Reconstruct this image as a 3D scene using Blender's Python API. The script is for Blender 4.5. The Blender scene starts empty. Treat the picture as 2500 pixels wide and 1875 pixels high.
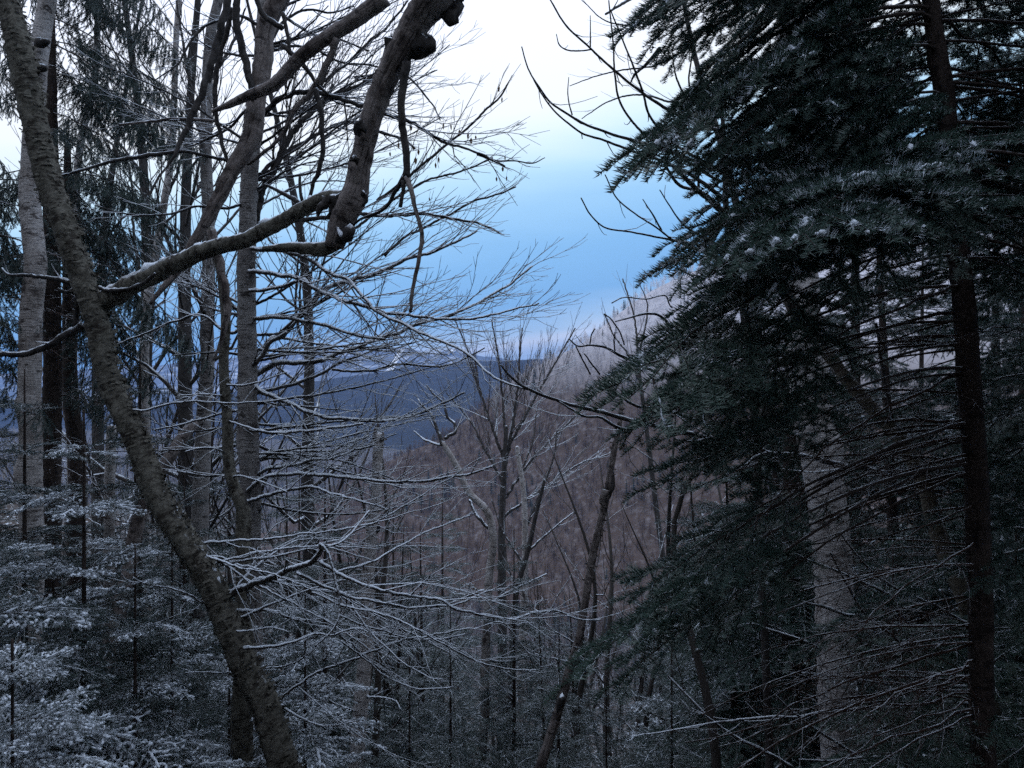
import bpy, math, random
import numpy as np
from mathutils import Vector, Matrix, Quaternion

SC = bpy.context.scene
COL = SC.collection
TAN = 0.62                       # tangent of half the horizontal field of view

# ------------------------------------------------------------------ camera
cam_d = bpy.data.cameras.new("camera")
cam_d.sensor_fit = 'HORIZONTAL'
cam_d.angle = 2 * math.atan(TAN)
cam_d.clip_start = 0.05
cam_d.clip_end = 60000
cam = bpy.data.objects.new("camera", cam_d)
cam.rotation_euler = (math.radians(90), 0, 0)
COL.objects.link(cam)
SC.camera = cam

# ------------------------------------------------------------------ world: winter dusk, bright overcast above a blue cloud bank
SUN_EL, SUN_AZ = math.radians(46), math.radians(-12)
world = bpy.data.worlds.new("World")
SC.world = world
world.use_nodes = True
nt = world.node_tree
nt.nodes.clear()
w_out = nt.nodes.new('ShaderNodeOutputWorld')
w_bg = nt.nodes.new('ShaderNodeBackground')
w_sky = nt.nodes.new('ShaderNodeTexSky')
w_sky.sky_type = 'NISHITA'
w_sky.sun_disc = False
w_sky.sun_elevation = SUN_EL
w_sky.sun_rotation = SUN_AZ
w_tc = nt.nodes.new('ShaderNodeTexCoord')
w_sep = nt.nodes.new('ShaderNodeSeparateXYZ')
w_map = nt.nodes.new('ShaderNodeMapping')
w_map.inputs['Scale'].default_value = (1.6, 1.6, 9.0)
w_noise = nt.nodes.new('ShaderNodeTexNoise')
w_noise.inputs['Scale'].default_value = 2.2
w_noise.inputs['Detail'].default_value = 4
w_add = nt.nodes.new('ShaderNodeMath'); w_add.operation = 'MULTIPLY_ADD'
w_add.inputs[1].default_value = 0.05
w_ramp = nt.nodes.new('ShaderNodeValToRGB')
w_scale = nt.nodes.new('ShaderNodeMapRange')
w_scale.inputs[1].default_value = -0.05
w_scale.inputs[2].default_value = 0.55
nt.links.new(w_tc.outputs['Generated'], w_sep.inputs[0])
nt.links.new(w_tc.outputs['Generated'], w_map.inputs[0])
nt.links.new(w_map.outputs[0], w_noise.inputs['Vector'])
nt.links.new(w_noise.outputs[0], w_add.inputs[0])
w_tilt = nt.nodes.new('ShaderNodeMath'); w_tilt.operation = 'MULTIPLY_ADD'; w_tilt.inputs[1].default_value = -0.16   # the cloud bank thins to the left
nt.links.new(w_sep.outputs['X'], w_tilt.inputs[0]); nt.links.new(w_sep.outputs['Z'], w_tilt.inputs[2])
nt.links.new(w_tilt.outputs[0], w_add.inputs[2])
nt.links.new(w_add.outputs[0], w_scale.inputs[0])
nt.links.new(w_scale.outputs[0], w_ramp.inputs[0])
SKY = [(-0.05, (.28, .42, .66)), (.03, (.36, .52, .78)), (.05, (.58, .67, .85)), (.066, (.38, .56, .80)), (.095, (.18, .41, .74)),
       (.15, (.21, .46, .79)), (.205, (.31, .57, .86)), (.245, (.47, .72, .94)), (.28, (.69, .86, .98)),
       (.32, (.87, .93, 1.0)), (.41, (.92, .98, 1.12)), (.55, (.90, 1.0, 1.24))]
els = w_ramp.color_ramp.elements
while len(els) > 1:
    els.remove(els[-1])
for i, (z, c) in enumerate(SKY):
    p = (z + 0.025 + 0.05) / 0.60     # the noise adds about 0.025
    e = els[0] if i == 0 else els.new(min(1, p))
    e.position = min(1, p)
    e.color = (*c, 1)
w_mix = nt.nodes.new('ShaderNodeMixRGB')
w_mix.blend_type = 'ADD'
w_mul = nt.nodes.new('ShaderNodeMixRGB'); w_mul.blend_type = 'MULTIPLY'; w_mul.inputs[0].default_value = 1
w_mul.inputs[2].default_value = (.006, .006, .006, 1)
nt.links.new(w_sky.outputs[0], w_mul.inputs[1])
w_mix.inputs[0].default_value = 1
nt.links.new(w_ramp.outputs[0], w_mix.inputs[1])
nt.links.new(w_mul.outputs[0], w_mix.inputs[2])
nt.links.new(w_mix.outputs[0], w_bg.inputs[0])
w_bg.inputs[1].default_value = 1.0
nt.links.new(w_bg.outputs[0], w_out.inputs[0])
world.cycles.sampling_method = 'MANUAL'
world.cycles.sample_map_resolution = 512

# ------------------------------------------------------------------ sun: veiled, low strength
sun_d = bpy.data.lights.new("sun", 'SUN')
sun_d.energy = 0.15
sun_d.angle = math.radians(25)
sun_d.color = (1.0, .95, .9)
sun = bpy.data.objects.new("sun", sun_d)
sv = Vector((math.sin(SUN_AZ) * math.cos(SUN_EL), math.cos(SUN_AZ) * math.cos(SUN_EL), math.sin(SUN_EL)))
sun.rotation_euler = sv.to_track_quat('Z', 'Y').to_euler()
COL.objects.link(sun)

SC.view_settings.view_transform = 'Standard'
SC.view_settings.look = 'None'
SC.view_settings.exposure = 0.2
SC.view_settings.gamma = 1.0
SC.view_settings.use_curve_mapping = False
SC.render.engine = 'CYCLES'
SC.cycles.max_bounces = 4
SC.cycles.diffuse_bounces = 1
SC.cycles.glossy_bounces = 1
SC.cycles.transmission_bounces = 1
SC.cycles.volume_bounces = 0
SC.cycles.use_denoising = False
SC.cycles.denoiser = 'OPENIMAGEDENOISE'
SC.cycles.denoising_input_passes = 'RGB_ALBEDO_NORMAL'
SC.cycles.denoising_prefilter = 'ACCURATE'
SC.cycles.use_adaptive_sampling = False
SC.cycles.sample_clamp_indirect = 3

# ------------------------------------------------------------------ helpers
def at(px, py, Y):
    """point at distance Y that the photograph (2500 x 1875) shows at px, py"""
    return np.array([(px - 1250) / 1250 * TAN * Y, Y, (937 - py) / 1250 * TAN * Y])

def zz(ox, oy, pts):             # coordinates read in an enlarged crop
    return [(ox + .37676 * a, oy + .37676 * b) for a, b in pts]

def unit(v):
    v = np.asarray(v, float)
    return v / (np.linalg.norm(v, axis=-1, keepdims=True) + 1e-12)

def catmull(P, n):
    """smooth resampling of a polyline (any dimension) to n points, even in chord length"""
    P = np.asarray(P, float)
    if len(P) < 3:
        t = np.linspace(0, 1, n)[:, None]
        return P[0] * (1 - t) + P[-1] * t
    d = np.r_[0, np.cumsum(np.linalg.norm(np.diff(P, axis=0), axis=1))]
    m = np.gradient(P, d, axis=0)
    s = np.linspace(0, d[-1], n)
    k = np.clip(np.searchsorted(d, s, side='right') - 1, 0, len(d) - 2)
    h = (d[k + 1] - d[k])[:, None]
    t = ((s - d[k])[:, None]) / h
    t2, t3 = t * t, t * t * t
    return (2*t3 - 3*t2 + 1) * P[k] + (t3 - 2*t2 + t) * h * m[k] + (-2*t3 + 3*t2) * P[k+1] + (t3 - t2) * h * m[k+1]

def new_mesh(name, V, F, mats, midx=None, smooth=True, attr=None):
    """V (n,3); F list of (k, vertices-per-face) int arrays"""
    me = bpy.data.meshes.new(name)
    F = [f for f in F if len(f)]
    V = np.asarray(V, np.float32)
    nl = sum(f.size for f in F)
    nf = sum(len(f) for f in F)
    me.vertices.add(len(V)); me.loops.add(nl); me.polygons.add(nf)
    me.vertices.foreach_set('co', V.ravel())
    me.loops.foreach_set('vertex_index', np.concatenate([f.ravel() for f in F]).astype(np.int32))
    tot = np.concatenate([np.full(len(f), f.shape[1]) for f in F]).astype(np.int32)
    me.polygons.foreach_set('loop_start', np.r_[0, np.cumsum(tot)[:-1]].astype(np.int32))
    me.polygons.foreach_set('loop_total', tot)
    if smooth:
        me.polygons.foreach_set('use_smooth', np.ones(nf, bool))
    if midx is not None:
        me.polygons.foreach_set('material_index', np.asarray(midx, np.int32))
    for m in (mats if isinstance(mats, (list, tuple)) else [mats]):
        me.materials.append(m)
    if attr is not None:
        a = me.attributes.new('tc', 'FLOAT_VECTOR', 'POINT')
        a.data.foreach_set('vector', np.asarray(attr, np.float32).ravel())
    me.update()
    me.validate()
    return me

class Geo:
    """collects tubes, triangles and lumps by material slot and builds ONE mesh"""
    def __init__(self):
        self.tubes = []
        self.V, self.F3, self.F4, self.m3, self.m4, self.n = [], [], [], [], [], 0
    def tube(self, P, R, sides=3, mat=0):
        self.tubes.append((np.asarray(P, float), np.asarray(R, float), sides, mat))
    def tris(self, V, mat):                       # V (k,3,3)
        k = len(V)
        self.V.append(V.reshape(-1, 3)); self.F3.append(np.arange(k * 3).reshape(k, 3) + self.n)
        self.m3.append(np.full(k, mat)); self.n += k * 3
    def quads(self, V, F, mat):
        self.V.append(V); self.F4.append(F + self.n); self.m4.append(np.full(len(F), mat)); self.n += len(V)
    def flush(self):
        groups = {}
        for P, R, s, m in self.tubes:
            groups.setdefault((len(P), s, m), []).append((P, R))
        self.tubes = []
        for (n, s, m), lst in groups.items():
            P = np.stack([a for a, _ in lst]); R = np.stack([b for _, b in lst])
            T = unit(np.gradient(P, axis=1))
            mean = unit(P[:, -1] - P[:, 0])
            ref = np.where(np.abs(mean[:, 2:3]) > .85, np.array([[1., 0, 0]]), np.array([[0, 0, 1.]]))[:, None, :]
            A = unit(np.cross(T, ref)); B = unit(np.cross(A, T))       # B points up
            th = np.arange(s) / s * 2 * np.pi
            ring = P[:, :, None, :] + R[:, :, None, None] * (B[:, :, None, :] * np.cos(th)[None, None, :, None] + A[:, :, None, :] * np.sin(th)[None, None, :, None])
            M = len(lst)
            idx = np.arange(M * n * s).reshape(M, n, s)
            a = idx[:, :-1]; b = idx[:, 1:]
            q = np.stack([a, np.roll(a, -1, 2), np.roll(b, -1, 2), b], -1).reshape(-1, 4)
            self.quads(ring.reshape(-1, 3), q, m)
    def mesh(self, name, mats):
        self.flush()
        F = [np.concatenate(self.F4) if self.F4 else np.zeros((0, 4), int), np.concatenate(self.F3) if self.F3 else np.zeros((0, 3), int)]
        mi = np.concatenate((self.m4 or [np.zeros(0, int)]) + (self.m3 or [np.zeros(0, int)]))
        return new_mesh(name, np.concatenate(self.V), F, mats, mi)
    def empty(self):
        return not self.tubes and self.n == 0

def obj(name, me, parent=None, kind=None, label=None):
    o = bpy.data.objects.new(name, me)
    COL.objects.link(o)
    if parent is not None:
        o.parent = parent
    if kind:
        o['kind'] = kind
    if label:
        o['label'] = label
    return o

def thing(name, label, cat, loc=(0, 0, 0), group=None, rz=0.0):
    o = bpy.data.objects.new(name, None)
    o.empty_display_size = .2
    COL.objects.link(o)
    o.location = [float(v) for v in loc]
    o.rotation_euler = (0, 0, rz)
    o['label'] = label
    o['category'] = cat
    if group:
        o['group'] = group
    return o

def copy_tree(src, loc, rz, scale, label=None, group=None, tilt=(0, 0)):
    r = src.copy(); COL.objects.link(r)
    r.location = [float(v) for v in loc]; r.rotation_euler = (tilt[0], tilt[1], rz); r.scale = (scale,) * 3
    if label: r['label'] = label
    if group: r['group'] = group
    for ch in list(src.children):
        c = ch.copy(); COL.objects.link(c); c.parent = r
        for g in ch.children:
            d = g.copy(); COL.objects.link(d); d.parent = c
    return r

# ------------------------------------------------------------------ materials
def mat_new(name):
    m = bpy.data.materials.new(name); m.use_nodes = True
    n = m.node_tree; b = n.nodes['Principled BSDF']
    b.inputs['Roughness'].default_value = .85
    b.inputs['Specular IOR Level'].default_value = .2
    return m, n, b

def N(n, t, **kw):
    x = n.nodes.new(t)
    for k, v in kw.items():
        setattr(x, k, v)
    return x

def noise(n, vec, scale, detail=3, rough=.6):
    x = N(n, 'ShaderNodeTexNoise')
    x.inputs['Scale'].default_value = scale; x.inputs['Detail'].default_value = detail; x.inputs['Roughness'].default_value = rough
    if vec is not None:
        n.links.new(vec, x.inputs['Vector'])
    return x.outputs[0]

def ramp(n, fac, stops):
    x = N(n, 'ShaderNodeValToRGB'); e = x.color_ramp.elements
    while len(e) > 1: e.remove(e[-1])
    for i, (p, c) in enumerate(stops):
        k = e[0] if i == 0 else e.new(p)
        k.position = p; k.color = (*c, 1) if not isinstance(c, (int, float)) else (c, c, c, 1)
    n.links.new(fac, x.inputs[0])
    return x.outputs[0]

def mixc(n, fac, a, b):
    x = N(n, 'ShaderNodeMixRGB')
    for s, v in ((0, fac), (1, a), (2, b)):
        if isinstance(v, bpy.types.NodeSocket): n.links.new(v, x.inputs[s])
        elif isinstance(v, (int, float)): x.inputs[s].default_value = v if s == 0 else (v, v, v, 1)
        else: x.inputs[s].default_value = (*v, 1)
    return x.outputs[0]

def mapped(n, vec, scale):
    x = N(n, 'ShaderNodeMapping'); x.inputs['Scale'].default_value = scale
    n.links.new(vec, x.inputs[0]); return x.outputs[0]

def snow_fac(n, lo, hi, nscale, nstr):
    """snow lies where the surface looks up, broken by noise"""
    g = N(n, 'ShaderNodeNewGeometry'); s = N(n, 'ShaderNodeSeparateXYZ')
    n.links.new(g.outputs['Normal'], s.inputs[0])
    nz = noise(n, g.outputs['Position'], nscale, 2)
    a = N(n, 'ShaderNodeMath', operation='MULTIPLY_ADD'); a.inputs[1].default_value = nstr
    n.links.new(nz, a.inputs[0]); n.links.new(s.outputs['Z'], a.inputs[2])
    r = N(n, 'ShaderNodeMapRange'); r.inputs[1].default_value = lo + nstr * .5; r.inputs[2].default_value = hi + nstr * .5
    n.links.new(a.outputs[0], r.inputs[0])
    return r.outputs[0]

SNOW = (.72, .80, .88)
def bump(n, b, h, strength, dist=.01):
    x = N(n, 'ShaderNodeBump'); x.inputs['Strength'].default_value = strength; x.inputs['Distance'].default_value = dist
    n.links.new(h, x.inputs['Height']); n.links.new(x.outputs[0], b.inputs['Normal'])

def make_bark(name, light, mid, dark, streak=(3, 3, 45), thr=.60, patch=2.2, snow=(.72, .92), nstr=.7):
    m, n, b = mat_new(name)
    a = N(n, 'ShaderNodeAttribute', attribute_name='tc')
    tc = a.outputs['Vector']
    big = noise(n, tc, patch, 4, .65)
    st = noise(n, mapped(n, tc, streak), 1.0, 4, .65)
    fine = noise(n, tc, 45, 3, .6)
    base = ramp(n, big, [(.36, mid), (.56, light)])
    base = mixc(n, ramp(n, fine, [(.35, .45), (.7, 0.0)]), base, dark)
    sm = N(n, 'ShaderNodeMath', operation='MULTIPLY')
    n.links.new(ramp(n, st, [(thr - .03, 0.0), (thr + .06, 1.0)]), sm.inputs[0]); n.links.new(ramp(n, noise(n, tc, patch * .6, 3), [(.38, .15), (.6, 1.0)]), sm.inputs[1])
    base = mixc(n, sm.outputs[0], base, dark)
    base = mixc(n, ramp(n, big, [(.30, .9), (.38, 0.0)]), base, dark)
    blot = noise(n, mapped(n, tc, (5, 5, 14)), 1.0, 5, .7)
    base = mixc(n, ramp(n, blot, [(.56, 0.0), (.62, .85)]), base, dark)
    base = mixc(n, ramp(n, blot, [(.34, .7), (.42, 0.0)]), base, light)
    base = mixc(n, snow_fac(n, snow[0], snow[1], 30, nstr), base, SNOW)
    n.links.new(base, b.inputs['Base Color'])
    bump(n, b, st, .9, .012)
    return m

M_WBIRCH = make_bark('white_birch_bark', (.56, .54, .53), (.33, .30, .28), (.04, .032, .03), (7, 7, 75), .575)
M_YBIRCH = make_bark('yellow_birch_bark', (.20, .195, .165), (.085, .083, .068), (.026, .022, .018), (13, 13, 34), .535, 9, (.62, .9), .9)
M_PBIRCH = make_bark('paper_birch_bark', (.74, .72, .72), (.52, .49, .47), (.07, .055, .05), (5, 5, 60), .60)
M_GBIRCH = make_bark('grey_birch_bark', (.34, .33, .325), (.18, .165, .16), (.03, .026, .025), (7, 7, 70), .56)
M_DARKBARK = make_bark('spruce_bark', (.085, .066, .058), (.05, .04, .037), (.02, .016, .015), (30, 30, 16), .56, 6, (.8, .95))
M_DEAD = make_bark('weathered_wood', (.30, .265, .25), (.11, .09, .082), (.022, .018, .018), (40, 40, 3.0), .55, 4, (.62, .92), .8)
M_BLACKBARK = make_bark('dark_hardwood_bark', (.075, .070, .068), (.042, .039, .038), (.016, .015, .015), (25, 25, 8), .56, 6, (.6, .9), .8)

def make_twig(name, col, col2, lo, hi, nstr=.9, nscale=14):
    m, n, b = mat_new(name)
    g = N(n, 'ShaderNodeNewGeometry')
    base = mixc(n, noise(n, g.outputs['Position'], 3, 2), col, col2)
    base = mixc(n, snow_fac(n, lo, hi, nscale, nstr), base, SNOW)
    n.links.new(base, b.inputs['Base Color'])
    return m
M_TWIG = make_twig('twig_bark', (.052, .047, .046), (.095, .085, .08), .52, .85)
M_TWIGSNOW = make_twig('snowy_twig_bark', (.048, .043, .04), (.08, .072, .066), .15, .5, 1.5, 55)
M_SAPLING = make_twig('sapling_bark', (.048, .043, .04), (.08, .072, .066), .5, .85, 1.0)
M_TWIGMID = make_twig('frosted_twig_bark', (.07, .058, .056), (.12, .10, .097), .25, .75, 1.2, 2.5)
M_DEADTWIG = make_twig('dead_fir_twig', (.075, .042, .03), (.05, .032, .026), .75, .98, .9)

def make_needle(name, c1, c2):
    m, n, b = mat_new(name)
    g = N(n, 'ShaderNodeNewGeometry')
    oi = N(n, 'ShaderNodeObjectInfo')
    f = N(n, 'ShaderNodeMath', operation='MULTIPLY_ADD'); f.inputs[1].default_value = .8
    n.links.new(noise(n, g.outputs['Position'], 9, 2), f.inputs[0])
    r2 = N(n, 'ShaderNodeMath', operation='MULTIPLY_ADD'); r2.inputs[1].default_value = .5; r2.inputs[2].default_value = -.2
    n.links.new(oi.outputs['Random'], r2.inputs[0]); n.links.new(r2.outputs[0], f.inputs[2])
    n.links.new(mixc(n, f.outputs[0], c1, c2), b.inputs['Base Color'])
    b.inputs['Roughness'].default_value = .45
    b.inputs['Specular IOR Level'].default_value = .45
    return m
M_FIR = make_needle('fir_needles', (.05, .095, .085), (.085, .14, .11))
M_SPRUCE = make_needle('spruce_needles', (.03, .056, .054), (.05, .085, .075))

m, n, b = mat_new('fresh_snow')
n.links.new(mixc(n, noise(n, None, 40, 2), (.66, .76, .86), (.80, .86, .92)), b.inputs['Base Color'])
M_SNOW = m

# ------------------------------------------------------------------ terrain
GY = np.array([-400, -60, 0, 6, 60, 150, 300, 600, 1200, 2200, 60000.])
GZ = np.array([60, 14, -1.62, -4.0, -28.5, -63, -106, -142, -152, -150, -150.])
def gz(x, y):
    x = np.asarray(x, float); y = np.asarray(y, float)
    z = np.interp(y, GY, GZ)
    z = z + 30 * np.exp(-((x + 55) / 40) ** 2 - ((y - 105) / 55) ** 2)          # shoulder to the left
    z = z + .12 * np.sin(x * 1.3 + y * .7) + .1 * np.sin(x * .6 - y * 1.1)
    return z

HX = np.array([-1500, -500, -260, -101, -32, 48, 134, 210, 300, 420, 600, 1500.])
HZ = np.array([-260, -235, -150, -66, -20, 33, 84, 128, 172, 205, 190, 60.])
HY0 = 700.
def hill_z(x, y):
    c = np.interp(x, HX, HZ)
    d = y - HY0 - .12 * x
    z = c - np.where(d < 0, -d * .46, d * .55)
    z = z + 4 * np.sin(x * .05 + y * .02) + 2.5 * np.sin(y * .06 - x * .03)
    return z

def grid_mesh(name, xs, ys, zf, mat):
    X, Y = np.meshgrid(xs, ys)
    V = np.stack([X, Y, zf(X, Y)], -1).reshape(-1, 3)
    nx, ny = len(xs), len(ys)
    i = np.arange(nx * ny).reshape(ny, nx)
    F = np.stack([i[:-1, :-1], i[:-1, 1:], i[1:, 1:], i[1:, :-1]], -1).reshape(-1, 4)
    return new_mesh(name, V, [F], mat)

def ground_mat(name, c1, c2, snow, lo, hi, scale, rime=None):
    m, n, b = mat_new(name)
    g = N(n, 'ShaderNodeNewGeometry')
    base = mixc(n, noise(n, g.outputs['Position'], scale, 4), c1, c2)
    base = mixc(n, ramp(n, noise(n, g.outputs['Position'], scale * 2.3, 5, .7), [(lo, 0.0), (hi, 1.0)]), base, snow)
    if rime:                                             # rime above the frost line
        sp = N(n, 'ShaderNodeSeparateXYZ'); n.links.new(g.outputs['Position'], sp.inputs[0])
        r = N(n, 'ShaderNodeMapRange'); r.inputs[1].default_value = rime[0]; r.inputs[2].default_value = rime[1]; r.inputs[4].default_value = .8
        n.links.new(sp.outputs['Z'], r.inputs[0])
        base = mixc(n, r.outputs[0], base, (.62, .61, .65))
    n.links.new(base, b.inputs['Base Color'])
    return m
M_FLOOR = ground_mat('forest_floor', (.03, .022, .018), (.06, .045, .035), SNOW, .56, .66, 1.1)
M_HILL = ground_mat('hillside_litter', (.07, .05, .04), (.11, .08, .065), (.2, .18, .18), .5, .72, .09, (-15, 45))
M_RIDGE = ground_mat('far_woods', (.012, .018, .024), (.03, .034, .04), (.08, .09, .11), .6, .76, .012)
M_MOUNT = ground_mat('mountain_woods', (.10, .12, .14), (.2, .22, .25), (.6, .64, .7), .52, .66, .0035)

xs = np.unique(np.concatenate([np.linspace(-60, 60, 81), np.linspace(-400, 400, 81), np.linspace(-9400, 9400, 31)]))
ys = np.unique(np.concatenate([np.linspace(-40, 80, 81), np.linspace(-400, 700, 111), np.linspace(700, 8900, 31)]))
g_o = obj('ground', grid_mesh('ground', xs, ys, gz, M_FLOOR), kind='structure')
g_o['label'] = 'dark forest floor dusted with snow falling away to the valley'; g_o['category'] = 'ground'
h_o = obj('hill', grid_mesh('hill', np.linspace(-600, 900, 151), np.linspace(120, 1250, 114), hill_z, M_HILL), kind='structure')
h_o['label'] = 'steep brown wooded hill with a frosted white crest'; h_o['category'] = 'hill'

rs = np.random.RandomState(5)
def fract(x, y, s, seed):
    r = np.random.RandomState(seed); z = 0
    for k in range(6):
        f = s * 2 ** k
        for _ in range(3):
            a, ph = r.rand() * 6.28, r.rand() * 6.28
            z = z + np.sin((x * math.cos(a) + y * math.sin(a)) * f + ph) / 2 ** (k * .85) * .4
    return z
def ridge_z(x, y):
    px = 1250 + x / 3200 / TAN * 1250
    crest = np.interp(px, [-3000, 300, 600, 700, 850, 900, 1000, 1125, 1300, 1500, 2200, 5000], [1030, 990, 952, 938, 922, 914, 898, 884, 876, 885, 930, 1020])
    c = (937 - crest) / 1250 * TAN * 3200
    d = (y - 3200)
    return c - np.abs(d) * np.where(d < 0, .17, .3) + fract(x, y, .004, 3) * 9 + fract(x, y, .08, 4) * 2.4
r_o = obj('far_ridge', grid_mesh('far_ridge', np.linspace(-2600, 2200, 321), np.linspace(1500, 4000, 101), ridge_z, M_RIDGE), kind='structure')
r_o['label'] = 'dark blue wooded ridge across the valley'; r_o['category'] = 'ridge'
MY = 6500.
def mount_z(x, y):
    px = 1250 + x / MY / TAN * 1250
    crest = np.interp(px, [-1500, 200, 500, 700, 820, 900, 985, 1060, 1105, 1180, 1300, 1500, 2200, 4000], [960, 905, 880, 868, 852, 858, 846, 866, 850, 872, 884, 870, 900, 960])
    c = (937 - crest) / 1250 * TAN * MY
    d = (y - MY)
    return c - np.abs(d) * .24 + fract(x, y, .0022, 8) * 18 + fract(x, y, .016, 9) * 5
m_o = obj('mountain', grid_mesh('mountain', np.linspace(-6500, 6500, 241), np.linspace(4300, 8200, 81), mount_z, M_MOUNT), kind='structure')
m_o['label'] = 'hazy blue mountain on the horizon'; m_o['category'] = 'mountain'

# ski trail cleared down the mountain, and a sunlit spot painted white
m, n, b = mat_new('trail_snow'); b.inputs['Base Color'].default_value = (.9, .92, .93, 1); M_TRAIL = m
def trail(label, pix, w):
    P = []
    for px, py in pix:                       # march down the ray until it meets the mountain
        for Y in np.linspace(4800, MY + 300, 900):
            p = at(px, py, Y)
            if mount_z(p[0], p[1]) >= p[2]:
                break
        P.append(p)
    P = catmull(np.array(P), 24)
    T = unit(np.gradient(P, axis=0)); S = unit(np.cross(T, [0, 0, 1.0]))
    wd = np.linspace(w[0], w[1], 24)[:, None] * (1 + .25 * np.sin(np.arange(24) * 1.7))[:, None]
    V = np.concatenate([P - S * wd, P + S * wd])
    V[:, 2] = mount_z(V[:, 0], V[:, 1]) + 7
    i = np.arange(23)
    o = obj('trail_or_sunlit_patch', new_mesh('trail_or_sunlit_patch', V, [np.stack([i, i + 1, i + 25, i + 24], -1)], M_TRAIL), kind='structure')
    o['label'] = label; o['category'] = 'ski trail'
trail('long white ski trail cut down the far blue mountain', [(983, 853), (972, 866), (966, 880), (958, 894), (950, 909)], (14, 26))
trail('short white patch painted for sunlight near the far mountain top', [(1108, 853), (1100, 860), (1092, 868)], (24, 12))  # sunlight on the peak, put in as a strip of white colour

# ------------------------------------------------------------------ bare twig growth
def rot_about(v, axis, ang):
    axis = unit(axis); c, s = math.cos(ang), math.sin(ang)
    return v * c + np.cross(axis, v) * s + axis * np.dot(axis, v) * (1 - c)

def grow(geo, P, r0, r1, rng, levels, dens=9.0, ratio=.55, ang=(24, 42), plane=None, lift=.18, npts=5, start=.12, wob=.05, rmin=.0011, mat=0, sides=3, minlen=.05):
    """side twigs, alternating, on polyline P; flat sprays that bend upwards at their ends"""
    P = np.asarray(P, float)
    d = np.r_[0, np.cumsum(np.linalg.norm(np.diff(P, axis=0), axis=1))]
    L = d[-1]
    k = max(2, int(L * dens * (1 - start)))
    ts = start + (1 - start) * (np.arange(k) + rng.rand(k) * .7) / k
    side = 1 if rng.rand() < .5 else -1
    for t in ts:
        t = min(t, .985)
        s = t * L
        j = min(np.searchsorted(d, s), len(d) - 1); j = max(j, 1)
        f = (s - d[j-1]) / (d[j] - d[j-1] + 1e-9)
        p = P[j-1] * (1 - f) + P[j] * f
        T = unit(P[j] - P[j-1])
        side = -side
        pn = plane if plane is not None else unit(rng.randn(3))
        pn = unit(pn + rng.randn(3) * .28)
        a = math.radians(rng.uniform(*ang)) * side
        D = rot_about(T, pn, a)
        l = L * ratio * (1 - .62 * t) * rng.uniform(.45, 1.15)
        if l < minlen:
            continue
        n_ = npts if l > .25 else max(3, npts - 2)
        u = np.linspace(0, 1, n_)[:, None]
        Q = p + D * u * l + np.array([0, 0, 1.]) * lift * l * u ** 2 + np.cumsum(rng.randn(n_, 3) * wob * l / n_ * 1.6, axis=0) * (u > 0)
        rr = max(rmin * 1.4, (r0 + (r1 - r0) * t) * .55)
        R = np.linspace(rr, rmin, n_)
        geo.tube(Q, R, sides, mat)
        if levels > 1:
            grow(geo, Q, rr, rmin, rng, levels - 1, dens * 1.25, ratio * .9, ang, plane, lift, npts, .15, wob, rmin, mat, sides, minlen)

def bumpy(P, rng, amp):
    """small crooked knuckles along a traced limb"""
    k = len(P)
    w = np.cumsum(rng.randn(k, 3), axis=0); w -= np.linspace(0, 1, k)[:, None] * w[-1]
    return P + w / (np.abs(w).max() + 1e-6) * amp

def limb3(pix, Y):
    """pixels + distances -> 3-D points"""
    Ys = np.interp(np.linspace(0, 1, len(pix)), np.linspace(0, 1, len(Y)), Y) if not np.isscalar(Y) else np.full(len(pix), Y)
    return np.array([at(a, b, y) for (a, b), y in zip(pix, Ys)])

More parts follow.
